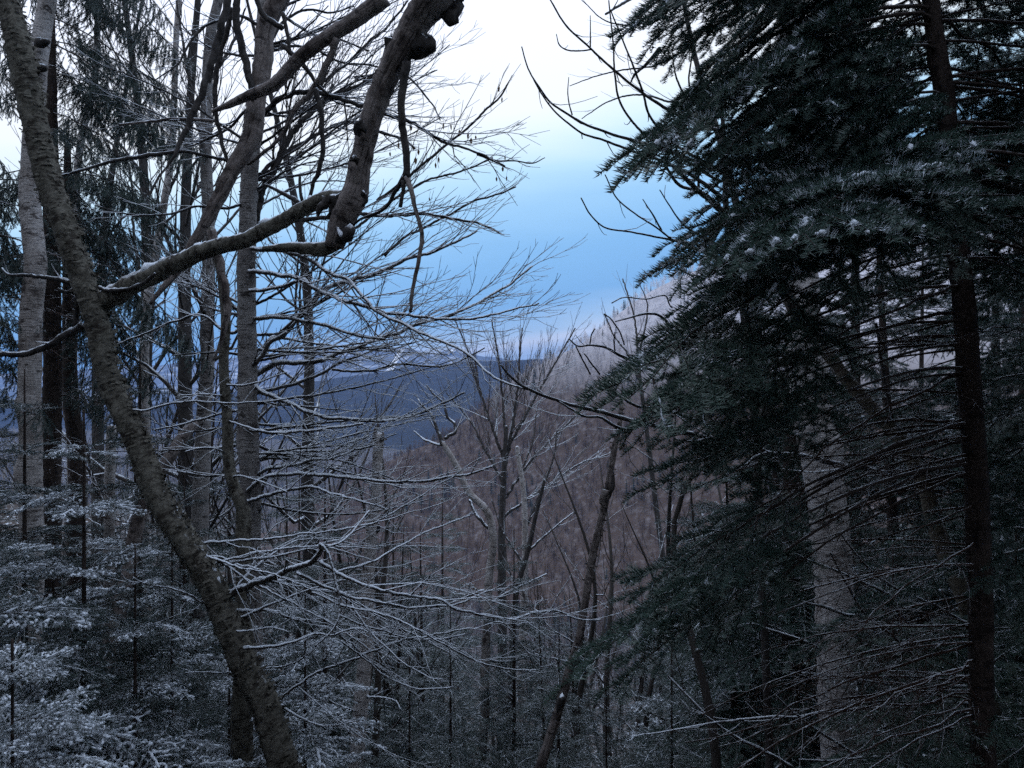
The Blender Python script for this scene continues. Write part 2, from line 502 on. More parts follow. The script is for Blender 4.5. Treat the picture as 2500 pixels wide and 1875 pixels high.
def trunk_mesh(name, P, R, mat, rng, sides=20, rough=.06, step=.05, knots=0):
    """round trunk with uneven rings; carries straightened bark coordinates"""
    d = np.r_[0, np.cumsum(np.linalg.norm(np.diff(P, axis=0), axis=1))]
    n_ = int(np.clip(d[-1] / step, 6, 260))
    Q = catmull(P, n_); Rr = np.interp(np.linspace(0, d[-1], n_), d, R)
    T = unit(np.gradient(Q, axis=0))
    up = np.array([0, 1., 0]) if abs(unit(Q[-1] - Q[0])[1]) < .8 else np.array([1., 0, 0])
    A = unit(np.cross(T, up)); B = unit(np.cross(A, T))
    th = np.arange(sides) / sides * 2 * np.pi
    s = np.linspace(0, d[-1], n_)
    ph = rng.rand(8) * 6.28
    br = 1 + rough * (.5 * np.sin(2 * th[None] + ph[0] + s[:, None] * 1.1) + .4 * np.sin(3 * th[None] + ph[1] - s[:, None] * 2.3)
                      + .35 * np.sin(5 * th[None] + ph[2] + s[:, None] * 5) + .3 * np.sin(s[:, None] * 9 + ph[3] + th[None])) + rough * .55 * rng.randn(n_, sides)
    for _ in range(knots):
        s0, t0, h, w = rng.rand() * d[-1], rng.rand() * 6.28, rng.uniform(.15, .4), rng.uniform(.7, 1.6) * Rr.mean()
        br += h * np.exp(-((s[:, None] - s0) / w) ** 2) * np.exp(-((np.angle(np.exp(1j * (th[None] - t0)))) / .6) ** 2)
    rad = Rr[:, None] * br
    V = Q[:, None] + rad[..., None] * (A[:, None] * np.cos(th)[None, :, None] + B[:, None] * np.sin(th)[None, :, None])
    tc = np.stack([np.broadcast_to(np.cos(th) * Rr.max(), (n_, sides)), np.broadcast_to(np.sin(th) * Rr.max(), (n_, sides)), np.broadcast_to(s[:, None], (n_, sides))], -1)
    i = np.arange(n_ * sides).reshape(n_, sides)
    F = np.stack([i[:-1], np.roll(i[:-1], -1, 1), np.roll(i[1:], -1, 1), i[1:]], -1).reshape(-1, 4)
    V = V.reshape(-1, 3); tc = tc.reshape(-1, 3)
    c = np.array([Q[0], Q[-1] + T[-1] * Rr[-1] * .4]); nV = len(V)
    V = np.concatenate([V, c]); tc = np.concatenate([tc, [[0, 0, 0], [0, 0, d[-1]]]])
    e0 = np.stack([np.roll(i[0], -1), i[0], np.full(sides, nV)], -1); e1 = np.stack([i[-1], np.roll(i[-1], -1), np.full(sides, nV + 1)], -1)
    tc = tc + rng.rand(3) * 40
    return new_mesh(name, V, [F, e0, e1], mat, attr=tc), Q, Rr

def flakes(Q, R, rng, count, size, mat, name, parent, side_bias=0.0):
    """curls of loose bark standing off a trunk"""
    Vs, Fs = [], []
    k0 = 0
    T = unit(np.gradient(Q, axis=0))
    for _ in range(count):
        k = rng.randint(1, len(Q) - 1)
        a = rng.rand() * 6.28
        if rng.rand() < side_bias:
            a = math.pi + rng.randn() * .55
        X = unit(np.cross(T[k], [0, 1., 0])); Yv = unit(np.cross(X, T[k]))
        sgn = 1
        r = R[k] * 1.0
        h = size * rng.uniform(.4, 1.2); w = size * rng.uniform(.8, 2.0) / max(r, .02)
        dirn = 1 if rng.rand() < .5 else -1
        pts = []
        for j in range(4):
            aa = a + dirn * w * j / 3
            rr = r * (1.0 + .02) + (j / 3) ** 2 * size * rng.uniform(.5, 1.1)
            nrm = X * math.cos(aa) + Yv * math.sin(aa)
            base = Q[k] + nrm * rr
            pts += [base - T[k] * h * (.5 - .1 * j), base + T[k] * h * (.5 - .1 * j)]
        Vs += pts
        for j in range(3):
            q = k0 + 2 * j
            Fs.append([q, q + 1, q + 3, q + 2])
        k0 += 8
    me = new_mesh(name, np.array(Vs), [np.array(Fs)], mat, smooth=False, attr=np.array(Vs))
    return obj(name, me, parent, kind='stuff')

def snow_ridge(name, Q, R, rng, parent, cover=.8, lift=.72, fat=.56):
    """broken ridge of snow lying along the top of a limb"""
    geo = Geo()
    i = 0
    while i < len(Q) - 3:
        l = rng.randint(3, 12)
        if rng.rand() < cover * .8:
            q = Q[i:i + l]
            if len(q) >= 3:
                rr = R[i:i + l]
                env = np.sin(np.linspace(.25, np.pi - .25, len(q))) ** .5
                P = q + np.array([0, 0, 1.]) * (rr * lift)[:, None] + rng.randn(len(q), 3) * .12 * rr[:, None]
                geo.tube(P, np.maximum(rr * fat, .0035) * env * rng.uniform(.45, 1.35, len(q)), 5)
        i += l
    if geo.empty():
        return
    return obj(name, geo.mesh(name, [M_SNOW]), parent, kind='stuff')

def w2r(w, Y):
    return w / 2 / 1250 * TAN * Y

class Tree:
    """a traced tree: an Empty at the foot and parts in world coordinates below it"""
    def __init__(self, name, label, cat, foot, seed, group=None):
        self.root = thing(name, label, cat, foot, group)
        self.off = np.array(foot, float)
        self.rng = np.random.RandomState(seed)
    def trunk(self, pix, ws, Ys, mat, name='trunk', to_ground=True, sides=22, rough=.05, knots=0, label=None, step=.05):
        P = limb3(pix, Ys)
        Yv = P[:, 1]
        W = np.interp(np.linspace(0, 1, len(pix)), np.linspace(0, 1, len(ws)), ws)
        R = w2r(W, Yv)
        if to_ground:                                    # run on down to the soil
            d = unit(P[0] - P[1]); d[2] = min(d[2], -.5); d = unit(d)
            for _ in range(200):
                if P[0][2] < gz(P[0][0], P[0][1]) - .15: break
                dd = unit(d + np.array([0, 0, -.3])); d = dd
                P = np.vstack([P[0] + d * .35, P]); R = np.r_[R[0] * 1.015, R]
        me, Q, Rr = trunk_mesh(name, P - self.off, R, mat, self.rng, sides, rough, step, knots)
        o = obj(name, me, self.root, label=label)
        return o, Q, Rr
    def branch(self, pix, ws, Ys, mat=None, name='branch', fan=None, snow=0.0, sides=7, amp=.25, twigmat=None, label=None, rough=.10, step=None, wander=0.0):
        P = limb3(pix, Ys)
        W = np.interp(np.linspace(0, 1, len(pix)), np.linspace(0, 1, len(ws)), ws)
        R = w2r(W, P[:, 1])
        d = np.linalg.norm(np.diff(P, axis=0), axis=1).sum()
        n_ = int(np.clip(d / .03, 8, 160))
        dd = np.r_[0, np.cumsum(np.linalg.norm(np.diff(P, axis=0), axis=1))]
        Q = catmull(P, n_); Rr = np.interp(np.linspace(0, d, n_), dd, R)
        jit = self.rng.randn(n_, 3); jit = (jit + np.roll(jit, 1, 0) + np.roll(jit, -1, 0) + np.roll(jit, 2, 0)) / 4
        jit[0] = 0
        Q = Q + jit * Rr[:, None] * amp * 2
        if wander:
            Q = bumpy(Q, self.rng, wander * d)
        me, Q2, R2 = trunk_mesh(name, Q - self.off, Rr, mat or M_BLACKBARK, self.rng, sides, rough, step or .03)
        o = obj(name, me, self.root, label=label)
        if fan:
            geo = Geo()
            f = dict(levels=2, dens=9, ratio=.42, ang=(22, 42), lift=.16)
            f.update(fan)
            grow(geo, Q - self.off, Rr[0], Rr[-1], self.rng, **f)
            if not geo.empty():
                obj('twigs', geo.mesh('twigs', [twigmat or M_TWIG]), o, kind='stuff')
        if snow:
            snow_ridge('snow', Q - self.off, Rr, self.rng, o, snow)
        return o

# ================================================================== far woods (read as one mass)
def far_tree_proto(rng, H=10., k=58, conifer=False):
    """thin 3-D twig skeleton, about 200 triangles"""
    V = []
    def cone(p, q, r, s=3):
        p, q = np.asarray(p, float), np.asarray(q, float)
        t = unit(q - p); a = unit(np.cross(t, [.3, .5, .8])); b_ = np.cross(a, t)
        ring = [p + r * (a * math.cos(i / s * 6.283) + b_ * math.sin(i / s * 6.283)) for i in range(s)]
        for i in range(s):
            V.append([ring[i], ring[(i + 1) % s], q])
    cone((0, 0, -1), (rng.randn() * .3, rng.randn() * .3, H), .10)
    for i in range(k):
        a = i * 2.4 + rng.rand()
        if conifer:
            z = H * (.1 + .88 * i / k); l = (H - z) * .28 + .25
            for j in range(2):
                aa = a + j * 3.1
                cone((0, 0, z), (math.cos(aa) * l, math.sin(aa) * l, z - .28 * l), .22)
        else:
            u = (i + rng.rand()) / k
            z = H * (.22 + .62 * u); l = H * .30 * (1.05 - .7 * u) * rng.uniform(.6, 1.2)
            base = np.array([0, 0, z])
            mid = base + np.array([math.cos(a), math.sin(a), rng.uniform(.25, .9)]) * l * .6
            tip = mid + np.array([math.cos(a) + rng.randn() * .5, math.sin(a) + rng.randn() * .5, rng.uniform(.0, 1.0)]) * l * .55
            cone(base, mid, .12); cone(mid - (mid - base) * .2, tip, .10)
            tip2 = mid + np.array([math.cos(a + .9), math.sin(a + .9), .4]) * l * .45
            cone(mid, tip2, .09)
    return np.array(V)
def scatter(name, label, protos, pts, zs, sc, mat, rng, kind='stuff'):
    out = []
    for i in range(len(pts)):
        p = protos[rng.randint(len(protos))]
        a = rng.rand() * 6.28; c, s = math.cos(a), math.sin(a)
        M_ = np.array([[c, -s, 0], [s, c, 0], [0, 0, 1.]]) * sc[i]
        out.append(p @ M_.T + np.array([pts[i][0], pts[i][1], zs[i]]))
    V = np.concatenate(out).reshape(-1, 3)
    F = np.arange(len(V)).reshape(-1, 3)
    o = obj(name, new_mesh(name, V, [F], mat, smooth=False), kind=kind)
    o['label'] = label; o['category'] = 'forest'
    return o

def frost_mat(name, c1, c2, frost, z0, z1, base_frost):
    """bark colour, whitened by rime above the frost line of the hill"""
    m, n, b = mat_new(name)
    g = N(n, 'ShaderNodeNewGeometry'); s = N(n, 'ShaderNodeSeparateXYZ')
    n.links.new(g.outputs['Position'], s.inputs[0])
    r = N(n, 'ShaderNodeMapRange'); r.inputs[1].default_value = z0; r.inputs[2].default_value = z1
    r.inputs[3].default_value = base_frost; r.inputs[4].default_value = .9
    a = N(n, 'ShaderNodeMath', operation='MULTIPLY_ADD'); a.inputs[1].default_value = 60
    n.links.new(noise(n, g.outputs['Position'], .03, 3), a.inputs[0]); n.links.new(s.outputs['Z'], a.inputs[2])
    n.links.new(a.outputs[0], r.inputs[0])
    base = mixc(n, noise(n, g.outputs['Position'], .25, 4), c1, c2)
    base = mixc(n, ramp(n, noise(n, g.outputs['Position'], .022, 4, .65), [(.4, .75), (.58, 0.0)]), base, tuple(v_ * .45 for v_ in c1))     # stands of darker species
    n.links.new(mixc(n, r.outputs[0], base, frost), b.inputs['Base Color'])
    return m
M_HILLTWIG = frost_mat('hill_twigs', (.11, .07, .05), (.20, .14, .11), (.85, .83, .87), 12, 80, .02)
M_VALTWIG = frost_mat('valley_twigs', (.10, .085, .085), (.18, .155, .155), (.6, .62, .68), 100, 200, .05)
M_FARCON = frost_mat('far_evergreen', (.02, .035, .03), (.04, .06, .05), (.5, .55, .6), 100, 200, .06)

rng = np.random.RandomState(11)
PROTO = [far_tree_proto(rng, 10, 34) for _ in range(6)]
CONP = [far_tree_proto(rng, 10, 26, True) for _ in range(3)]
pts = []
for yy in np.arange(330, 800, 4.5):
    for xx in np.arange(-260, 300, 4.6):
        x, y = xx + rng.randn() * 2.4, yy + rng.randn() * 2.4
        if abs(x / y) > .62 or x / y < -.28: continue
        if y > HY0 + .12 * x + 26: continue
        z = float(hill_z(np.array(x), np.array(y)))
        if z < gz(x, y) - 6: continue
        if x / y > .36: continue                            # lies behind the near fir
        pts.append((x, y, z))
pts = np.array(pts)
far = (rng.rand(len(pts)) < .02) | ((np.sin(pts[:, 0] * .045 + 1) * np.sin(pts[:, 1] * .05) > .62) & (rng.rand(len(pts)) < .28))
scatter('hill_forest', 'brown leafless woods covering the hillside, white with rime along the crest', PROTO, pts[~far], pts[~far][:, 2], rng.uniform(.5, .95, (~far).sum()), M_HILLTWIG, rng)
scatter('hill_evergreens', 'scattered dark evergreens among the bare woods of the hill', CONP, pts[far], pts[far][:, 2], rng.uniform(.6, 1.1, far.sum()), M_FARCON, rng)
v = []
for yy in np.concatenate([np.arange(170, 420, 8.0), np.arange(420, 1500, 17)]):
    for xx in np.arange(-.62 * yy, .30 * yy, 7.5 if yy < 420 else 15):
        x, y = xx + rng.randn() * 3, yy + rng.randn() * 3
        z = float(gz(x, y))
        if hill_z(np.array(x), np.array(y)) > z + 2: continue
        v.append((x, y, z))
v = np.array(v)
far = rng.rand(len(v)) < .2
scatter('valley_forest', 'grey leafless woods filling the valley', PROTO, v[~far], v[~far][:, 2], rng.uniform(.8, 1.4, (~far).sum()), M_VALTWIG, rng)
scatter('valley_evergreens', 'dark evergreens dotted through the valley woods', CONP, v[far], v[far][:, 2], rng.uniform(.8, 1.4, far.sum()), M_FARCON, rng)

# ================================================================== traced trees
def foot(px, Y, pad=0.0):
    p = at(px, 937, Y)
    return (p[0], Y, float(gz(p[0], Y)))

# ---- leaning yellow birch with its torn limb
t = Tree('leaning_birch', 'thick leaning birch with shaggy flaking bark and a big forked limb', 'tree', foot(720, 6.2), 21)
LB = [(700, 1895), (668, 1790), (642, 1705), (606, 1640), (578, 1570), (546, 1500), (512, 1420), (462, 1340), (408, 1252), (370, 1180), (346, 1110), (307, 1020), (271, 940), (251, 865), (240, 795),
      (213, 720), (176, 605), (155, 545), (132, 490), (108, 400), (83, 300), (64, 190), (38, 75), (18, 0), (-5, -90), (-30, -220)]
o, Q, R = t.trunk(LB, [67, 63, 61, 59, 57, 55, 56, 58, 56, 52, 46], (6.1, 6.4, 6.7), M_YBIRCH, rough=.09, knots=16, sides=28, step=.03)
flakes(Q, R, t.rng, 1300, .026, M_YBIRCH, 'loose_bark', o, .2)
flakes(Q, R, t.rng, 420, .042, M_YBIRCH, 'loose_bark', o, .9)
snow_ridge('snow', Q[:int(len(Q) * .62)] + np.array([.7, -.1, 0]) * R[:int(len(Q) * .62), None] * 1.0, R[:int(len(Q) * .62)] * .28, t.rng, o, .45, .8, .7)
t.branch([(222, 752), (262, 730), (310, 702), (400, 658), (470, 626), (530, 600), (600, 583), (680, 545), (750, 506), (800, 482), (842, 482)], [46, 54, 46, 40, 37, 35, 33, 35], (6.55, 6.25, 5.9), M_YBIRCH, 'limb', sides=18, snow=.7, amp=.05, rough=.09)
t.branch([(242, 700), (270, 708), (320, 705), (380, 668)], [10, 11, 11, 8], (6.45, 6.25), M_BLACKBARK, 'branch', sides=8, snow=.4)
t.branch([(200, 795), (150, 822), (100, 850), (50, 862), (-30, 866)], [20, 18, 16, 14, 13], (6.5, 6.4), M_BLACKBARK, snow=.9, fan=dict(levels=2, dens=3.5, ratio=.4))
t.branch([(190, 695), (150, 682), (110, 676), (60, 672), (18, 668), (5, 655)], [15, 12, 10, 9, 7, 4], (6.6, 6.9), snow=.9, fan=dict(levels=2, dens=3, ratio=.35))
t.branch([(195, 700), (160, 712), (140, 705)], [14, 10, 7], (6.55, 6.5))
t.branch([(185, 800), (190, 740), (200, 690)], [14, 11, 9], (6.5, 6.6))
# dead broken top hanging on the limb
t.branch([(815, 600), (833, 548), (858, 492), (880, 412), (893, 352), (905, 300), (925, 228), (950, 172), (985, 115), (1012, 58), (1058, 0), (1110, -80)], [44, 58, 62, 54, 50, 52, 56, 60, 66, 70, 82, 86], (5.75, 5.7, 5.6, 5.5), M_DEAD, 'broken_limb', sides=20, rough=.10, amp=.05, label='thick dead limb with torn bark hanging from the fork')
t.branch([(848, 572), (800, 598), (745, 605), (700, 603), (640, 606)], [40, 34, 28, 22, 12], (5.75, 5.8), M_YBIRCH, 'limb', sides=12, snow=.7, amp=.1, rough=.14)
for a_, b_, c_ in [((838, 478), (812, 500), (800, 530)), ((800, 482), (780, 505), (775, 528)), ((812, 480), (818, 505), (806, 522))]:
    t.branch([a_, b_, c_], [26, 18, 6], 5.75, M_BLACKBARK, 'torn_bark', sides=6, rough=.3)
for pix, w in [([(1000, 112), (1030, 108), (1055, 98), (1050, 85)], (44, 40, 30, 14)), ([(1096, 10), (1100, 45), (1098, 62)], (40, 30, 10)), ([(955, 92), (962, 118), (975, 140)], (30, 30, 14)), ([(886, 472), (892, 490), (884, 505)], (18, 14, 8)),
               ([(888, 300), (872, 315), (880, 330)], (20, 18, 8)), ([(868, 388), (855, 392)], (18, 6)), ([(1105, 30), (1118, 8), (1130, -10)], (12, 12, 10)), ([(840, 560), (832, 585), (818, 592)], (40, 26, 10))]:
    t.branch(pix, w, 5.55, M_BLACKBARK, 'torn_bark', sides=9, rough=.6, amp=.3)
t.branch([(992, 150), (984, 200), (981, 260), (985, 340), (992, 420), (990, 440)], [22, 19, 17, 17, 16, 17], (5.5, 5.5), M_BLACKBARK, 'hanging_branch', sides=8)
t.branch([(992, 432), (1002, 455), (1012, 505), (1028, 565), (1022, 640), (1007, 705), (1000, 760)], [16, 13, 10, 11, 10, 9, 8], (5.5, 5.4), M_DEAD, 'hanging_branch', sides=8)
t.branch([(986, 432), (965, 465), (938, 508), (880, 535), (850, 560)], [13, 11, 9, 7, 6], (5.5, 5.7), M_BLACKBARK, 'hanging_branch', sides=6)
t.branch([(986, 440), (984, 470), (978, 505)], [11, 9, 10], 5.5, M_BLACKBARK, 'stub', sides=6)
# branches low on the trunk, snow laden
LOWF = dict(levels=3, dens=5.6, ratio=.5, ang=(18, 58), lift=.02, minlen=.07, rmin=.0017, wob=.11)
for pix, w, Y in [
    (zz(600, 1250, [(-150, 560), (0, 490), (150, 430), (300, 370), (450, 320), (490, 262), (482, 205)]), (22, 18, 16, 14, 13, 9), (6.1, 5.9, 5.7)),
    (zz(600, 1250, [(480, 205), (530, 262), (555, 340), (575, 430), (595, 520), (603, 620), (600, 685), (565, 755), (450, 870)]), (6, 6, 5, 4), (5.7, 5.5)),
    (zz(600, 1250, [(525, 225), (620, 190), (680, 130), (740, 60), (800, -10)]), (6, 5, 4), (5.7, 6.2)),
    (zz(600, 1250, [(480, 318), (600, 400), (700, 450), (900, 520), (1080, 552), (1250, 592), (1320, 620), (1480, 670), (1650, 697), (1760, 690), (1880, 655), (2000, 640), (2130, 690), (2300, 692)]), (11, 9, 8, 7, 6, 4), (5.7, 5.6, 6.4)),
    (zz(600, 1250, [(330, 392), (450, 462), (600, 510), (750, 550), (900, 580), (1000, 600), (1100, 606), (1250, 600), (1400, 580), (1550, 520), (1700, 490)]), (9, 8, 7, 5, 4), (5.8, 6.5)),
    (zz(600, 1250, [(-50, 690), (130, 610), (300, 550), (420, 500), (620, 440)]), (9, 6, 4), (6.1, 6.4)),
    (zz(600, 1250, [(590, 380), (800, 322), (900, 270), (1050, 190), (1200, 120), (1350, 60), (1450, 20)]), (6, 5, 4), (5.7, 6.6)),
    (zz(600, 1250, [(540, 230), (700, 270), (830, 322)]), (4, 3), (5.7, 5.8)),
    (zz(600, 1250, [(430, 520), (600, 590), (750, 632), (900, 670), (1050, 730), (1200, 800), (1330, 870), (1450, 940), (1600, 1000), (1750, 1020), (1880, 1025)]), (6, 5, 4), (5.8, 5.4, 5.8)),
    (zz(600, 1250, [(-20, 880), (150, 880), (300, 850), (430, 800), (550, 800), (700, 760), (830, 792), (1000, 810)]), (9, 7, 5, 4), (6.0, 6.3)),
    (zz(600, 1250, [(600, 660), (750, 720), (900, 770), (1050, 820), (1150, 822), (1300, 820), (1420, 790)]), (5, 4), (5.9, 6.3)),
    (zz(600, 1250, [(620, 830), (700, 900), (780, 960), (880, 1050), (1000, 1110), (1120, 1150), (1220, 1145), (1350, 1130)]), (5, 4), (5.9, 6.2)),
    (zz(600, 1250, [(690, 600), (750, 700), (830, 800), (920, 880), (1000, 960), (1100, 1030), (1200, 1070), (1280, 1085)]), (5, 4, 3), (5.9, 5.6)),
    (zz(600, 1250, [(80, 1015), (250, 1000), (350, 960), (450, 880)]), (5, 3), (6.1, 6.0)),
    (zz(600, 1250, [(-60, 770), (60, 760), (150, 745), (280, 775)]), (5, 3), (6.0, 5.8)),
    (zz(0, 1250, [(1450, 480), (1310, 585), (1230, 540), (1100, 490), (960, 470), (860, 420)]), (6, 4, 3), (6.1, 5.8)),
    (zz(0, 1250, [(1120, 265), (1000, 262), (800, 245), (600, 235)]), (5, 4, 3), (6.3, 6.1)),
    (zz(0, 1250, [(1500, 1035), (1350, 1035), (1200, 1040)]), (4, 3), (6.1, 6.0)),
    (zz(0, 600, [(860, 1060), (920, 1070), (1050, 1040), (1180, 1020), (1450, 1020), (1700, 1010), (1858, 990)]), (6, 5, 4), (6.4, 6.6)),
]:
    t.branch(pix, w, (6.3,) + tuple(Y)[1:] if Y[0] > 6.05 else Y, M_TWIGSNOW, snow=.65, fan=LOWF, twigmat=M_TWIGSNOW, sides=6, wander=.012)

ra = np.random.RandomState(210)
for k in range(11):
    u0 = ra.rand(); py = 1300 + 480 * u0; x0 = np.interp(py, [1252, 1420, 1570, 1705, 1895], [420, 525, 590, 655, 712])
    l = ra.uniform(200, 700); sl = ra.uniform(-.45, .55); bow = ra.uniform(-90, 70)
    pix = [(x0 + l * u_, py + sl * l * u_ + bow * math.sin(u_ * 3.14)) for u_ in np.linspace(0, 1, 7)]
    t.branch(pix, (8, 6, 4, 2.5), (6.32, 6.15 + ra.uniform(-.8, 1.6)), M_TWIGSNOW, fan=LOWF, sides=5, snow=.5, twigmat=M_TWIGSNOW, wander=.02)

# ---- slim stem beside it
t = Tree('slender_birch', 'slender crooked grey stem rising close behind the leaning birch', 'tree', foot(590, 6.9), 22)
o, Q, R = t.trunk([(592, 1900), (590, 1760), (594, 1640), (596, 1480), (594, 1300), (590, 1235), (572, 1190), (560, 1140), (556, 1050), (550, 960), (546, 860), (551, 790), (545, 700), (527, 610), (515, 556)], [52, 48, 40, 34, 30, 27, 24, 24, 20, 18], (6.9, 7.1), M_YBIRCH, knots=5, sides=16, step=.04, rough=.09)
flakes(Q, R, t.rng, 160, .02, M_YBIRCH, 'loose_bark', o, .2)
t.branch([(515, 560), (524, 600), (542, 672), (552, 760), (543, 822), (520, 880)], [24, 24, 20, 20, 12, 6], (6.85, 6.8), M_DEAD, 'hanging_branch', sides=9)
for pix, w in [(zz(0, 600, [(1470, 900), (1600, 900), (1700, 870), (1858, 820)]), (6, 4)), (zz(0, 600, [(1480, 1130), (1560, 1160), (1700, 1200), (1858, 1210)]), (6, 4)), (zz(0, 600, [(1500, 1500), (1560, 1490), (1700, 1530), (1858, 1590)]), (6, 4)),
               (zz(0, 600, [(1460, 1340), (1380, 1310), (1280, 1310), (1200, 1330)]), (5, 3)), (zz(0, 600, [(1440, 970), (1300, 960), (1150, 970)]), (5, 3)), (zz(600, 1250, [(10, 220), (100, 260), (200, 265), (300, 330), (420, 360)]), (5, 3))]:
    t.branch(pix, w, (7.0, 6.6), M_TWIGSNOW, snow=.7, fan=LOWF, twigmat=M_TWIGSNOW, sides=5)

# ---- tall birch with the wide fans of twigs
t = Tree('twiggy_birch', 'upright dark flecked birch with wide fans of fine twigs', 'tree', foot(612, 8.3), 23)
o, Q, R = t.trunk([(618, 1900), (616, 1600), (612, 1400), (612, 1200), (607, 1050), (604, 900), (602, 750), (603, 620), (607, 480), (616, 350), (628, 240), (640, 150), (646, 60), (654, 0), (668, -140), (680, -300)], [52, 50, 46, 44, 42, 40, 40, 42, 38], (8.3, 8.3), M_GBIRCH, knots=10, sides=20, rough=.06)
flakes(Q, R, t.rng, 260, .03, M_GBIRCH, 'loose_bark', o)
FAN = dict(levels=3, dens=7.0, ratio=.52, ang=(14, 46), lift=.11, minlen=.08, rmin=.0021, wob=.08)
FANL = dict(levels=3, dens=6.6, ratio=.5, ang=(15, 46), lift=.05, minlen=.08, rmin=.002, wob=.09)
up = zz(600, 0, [(0, 0)])
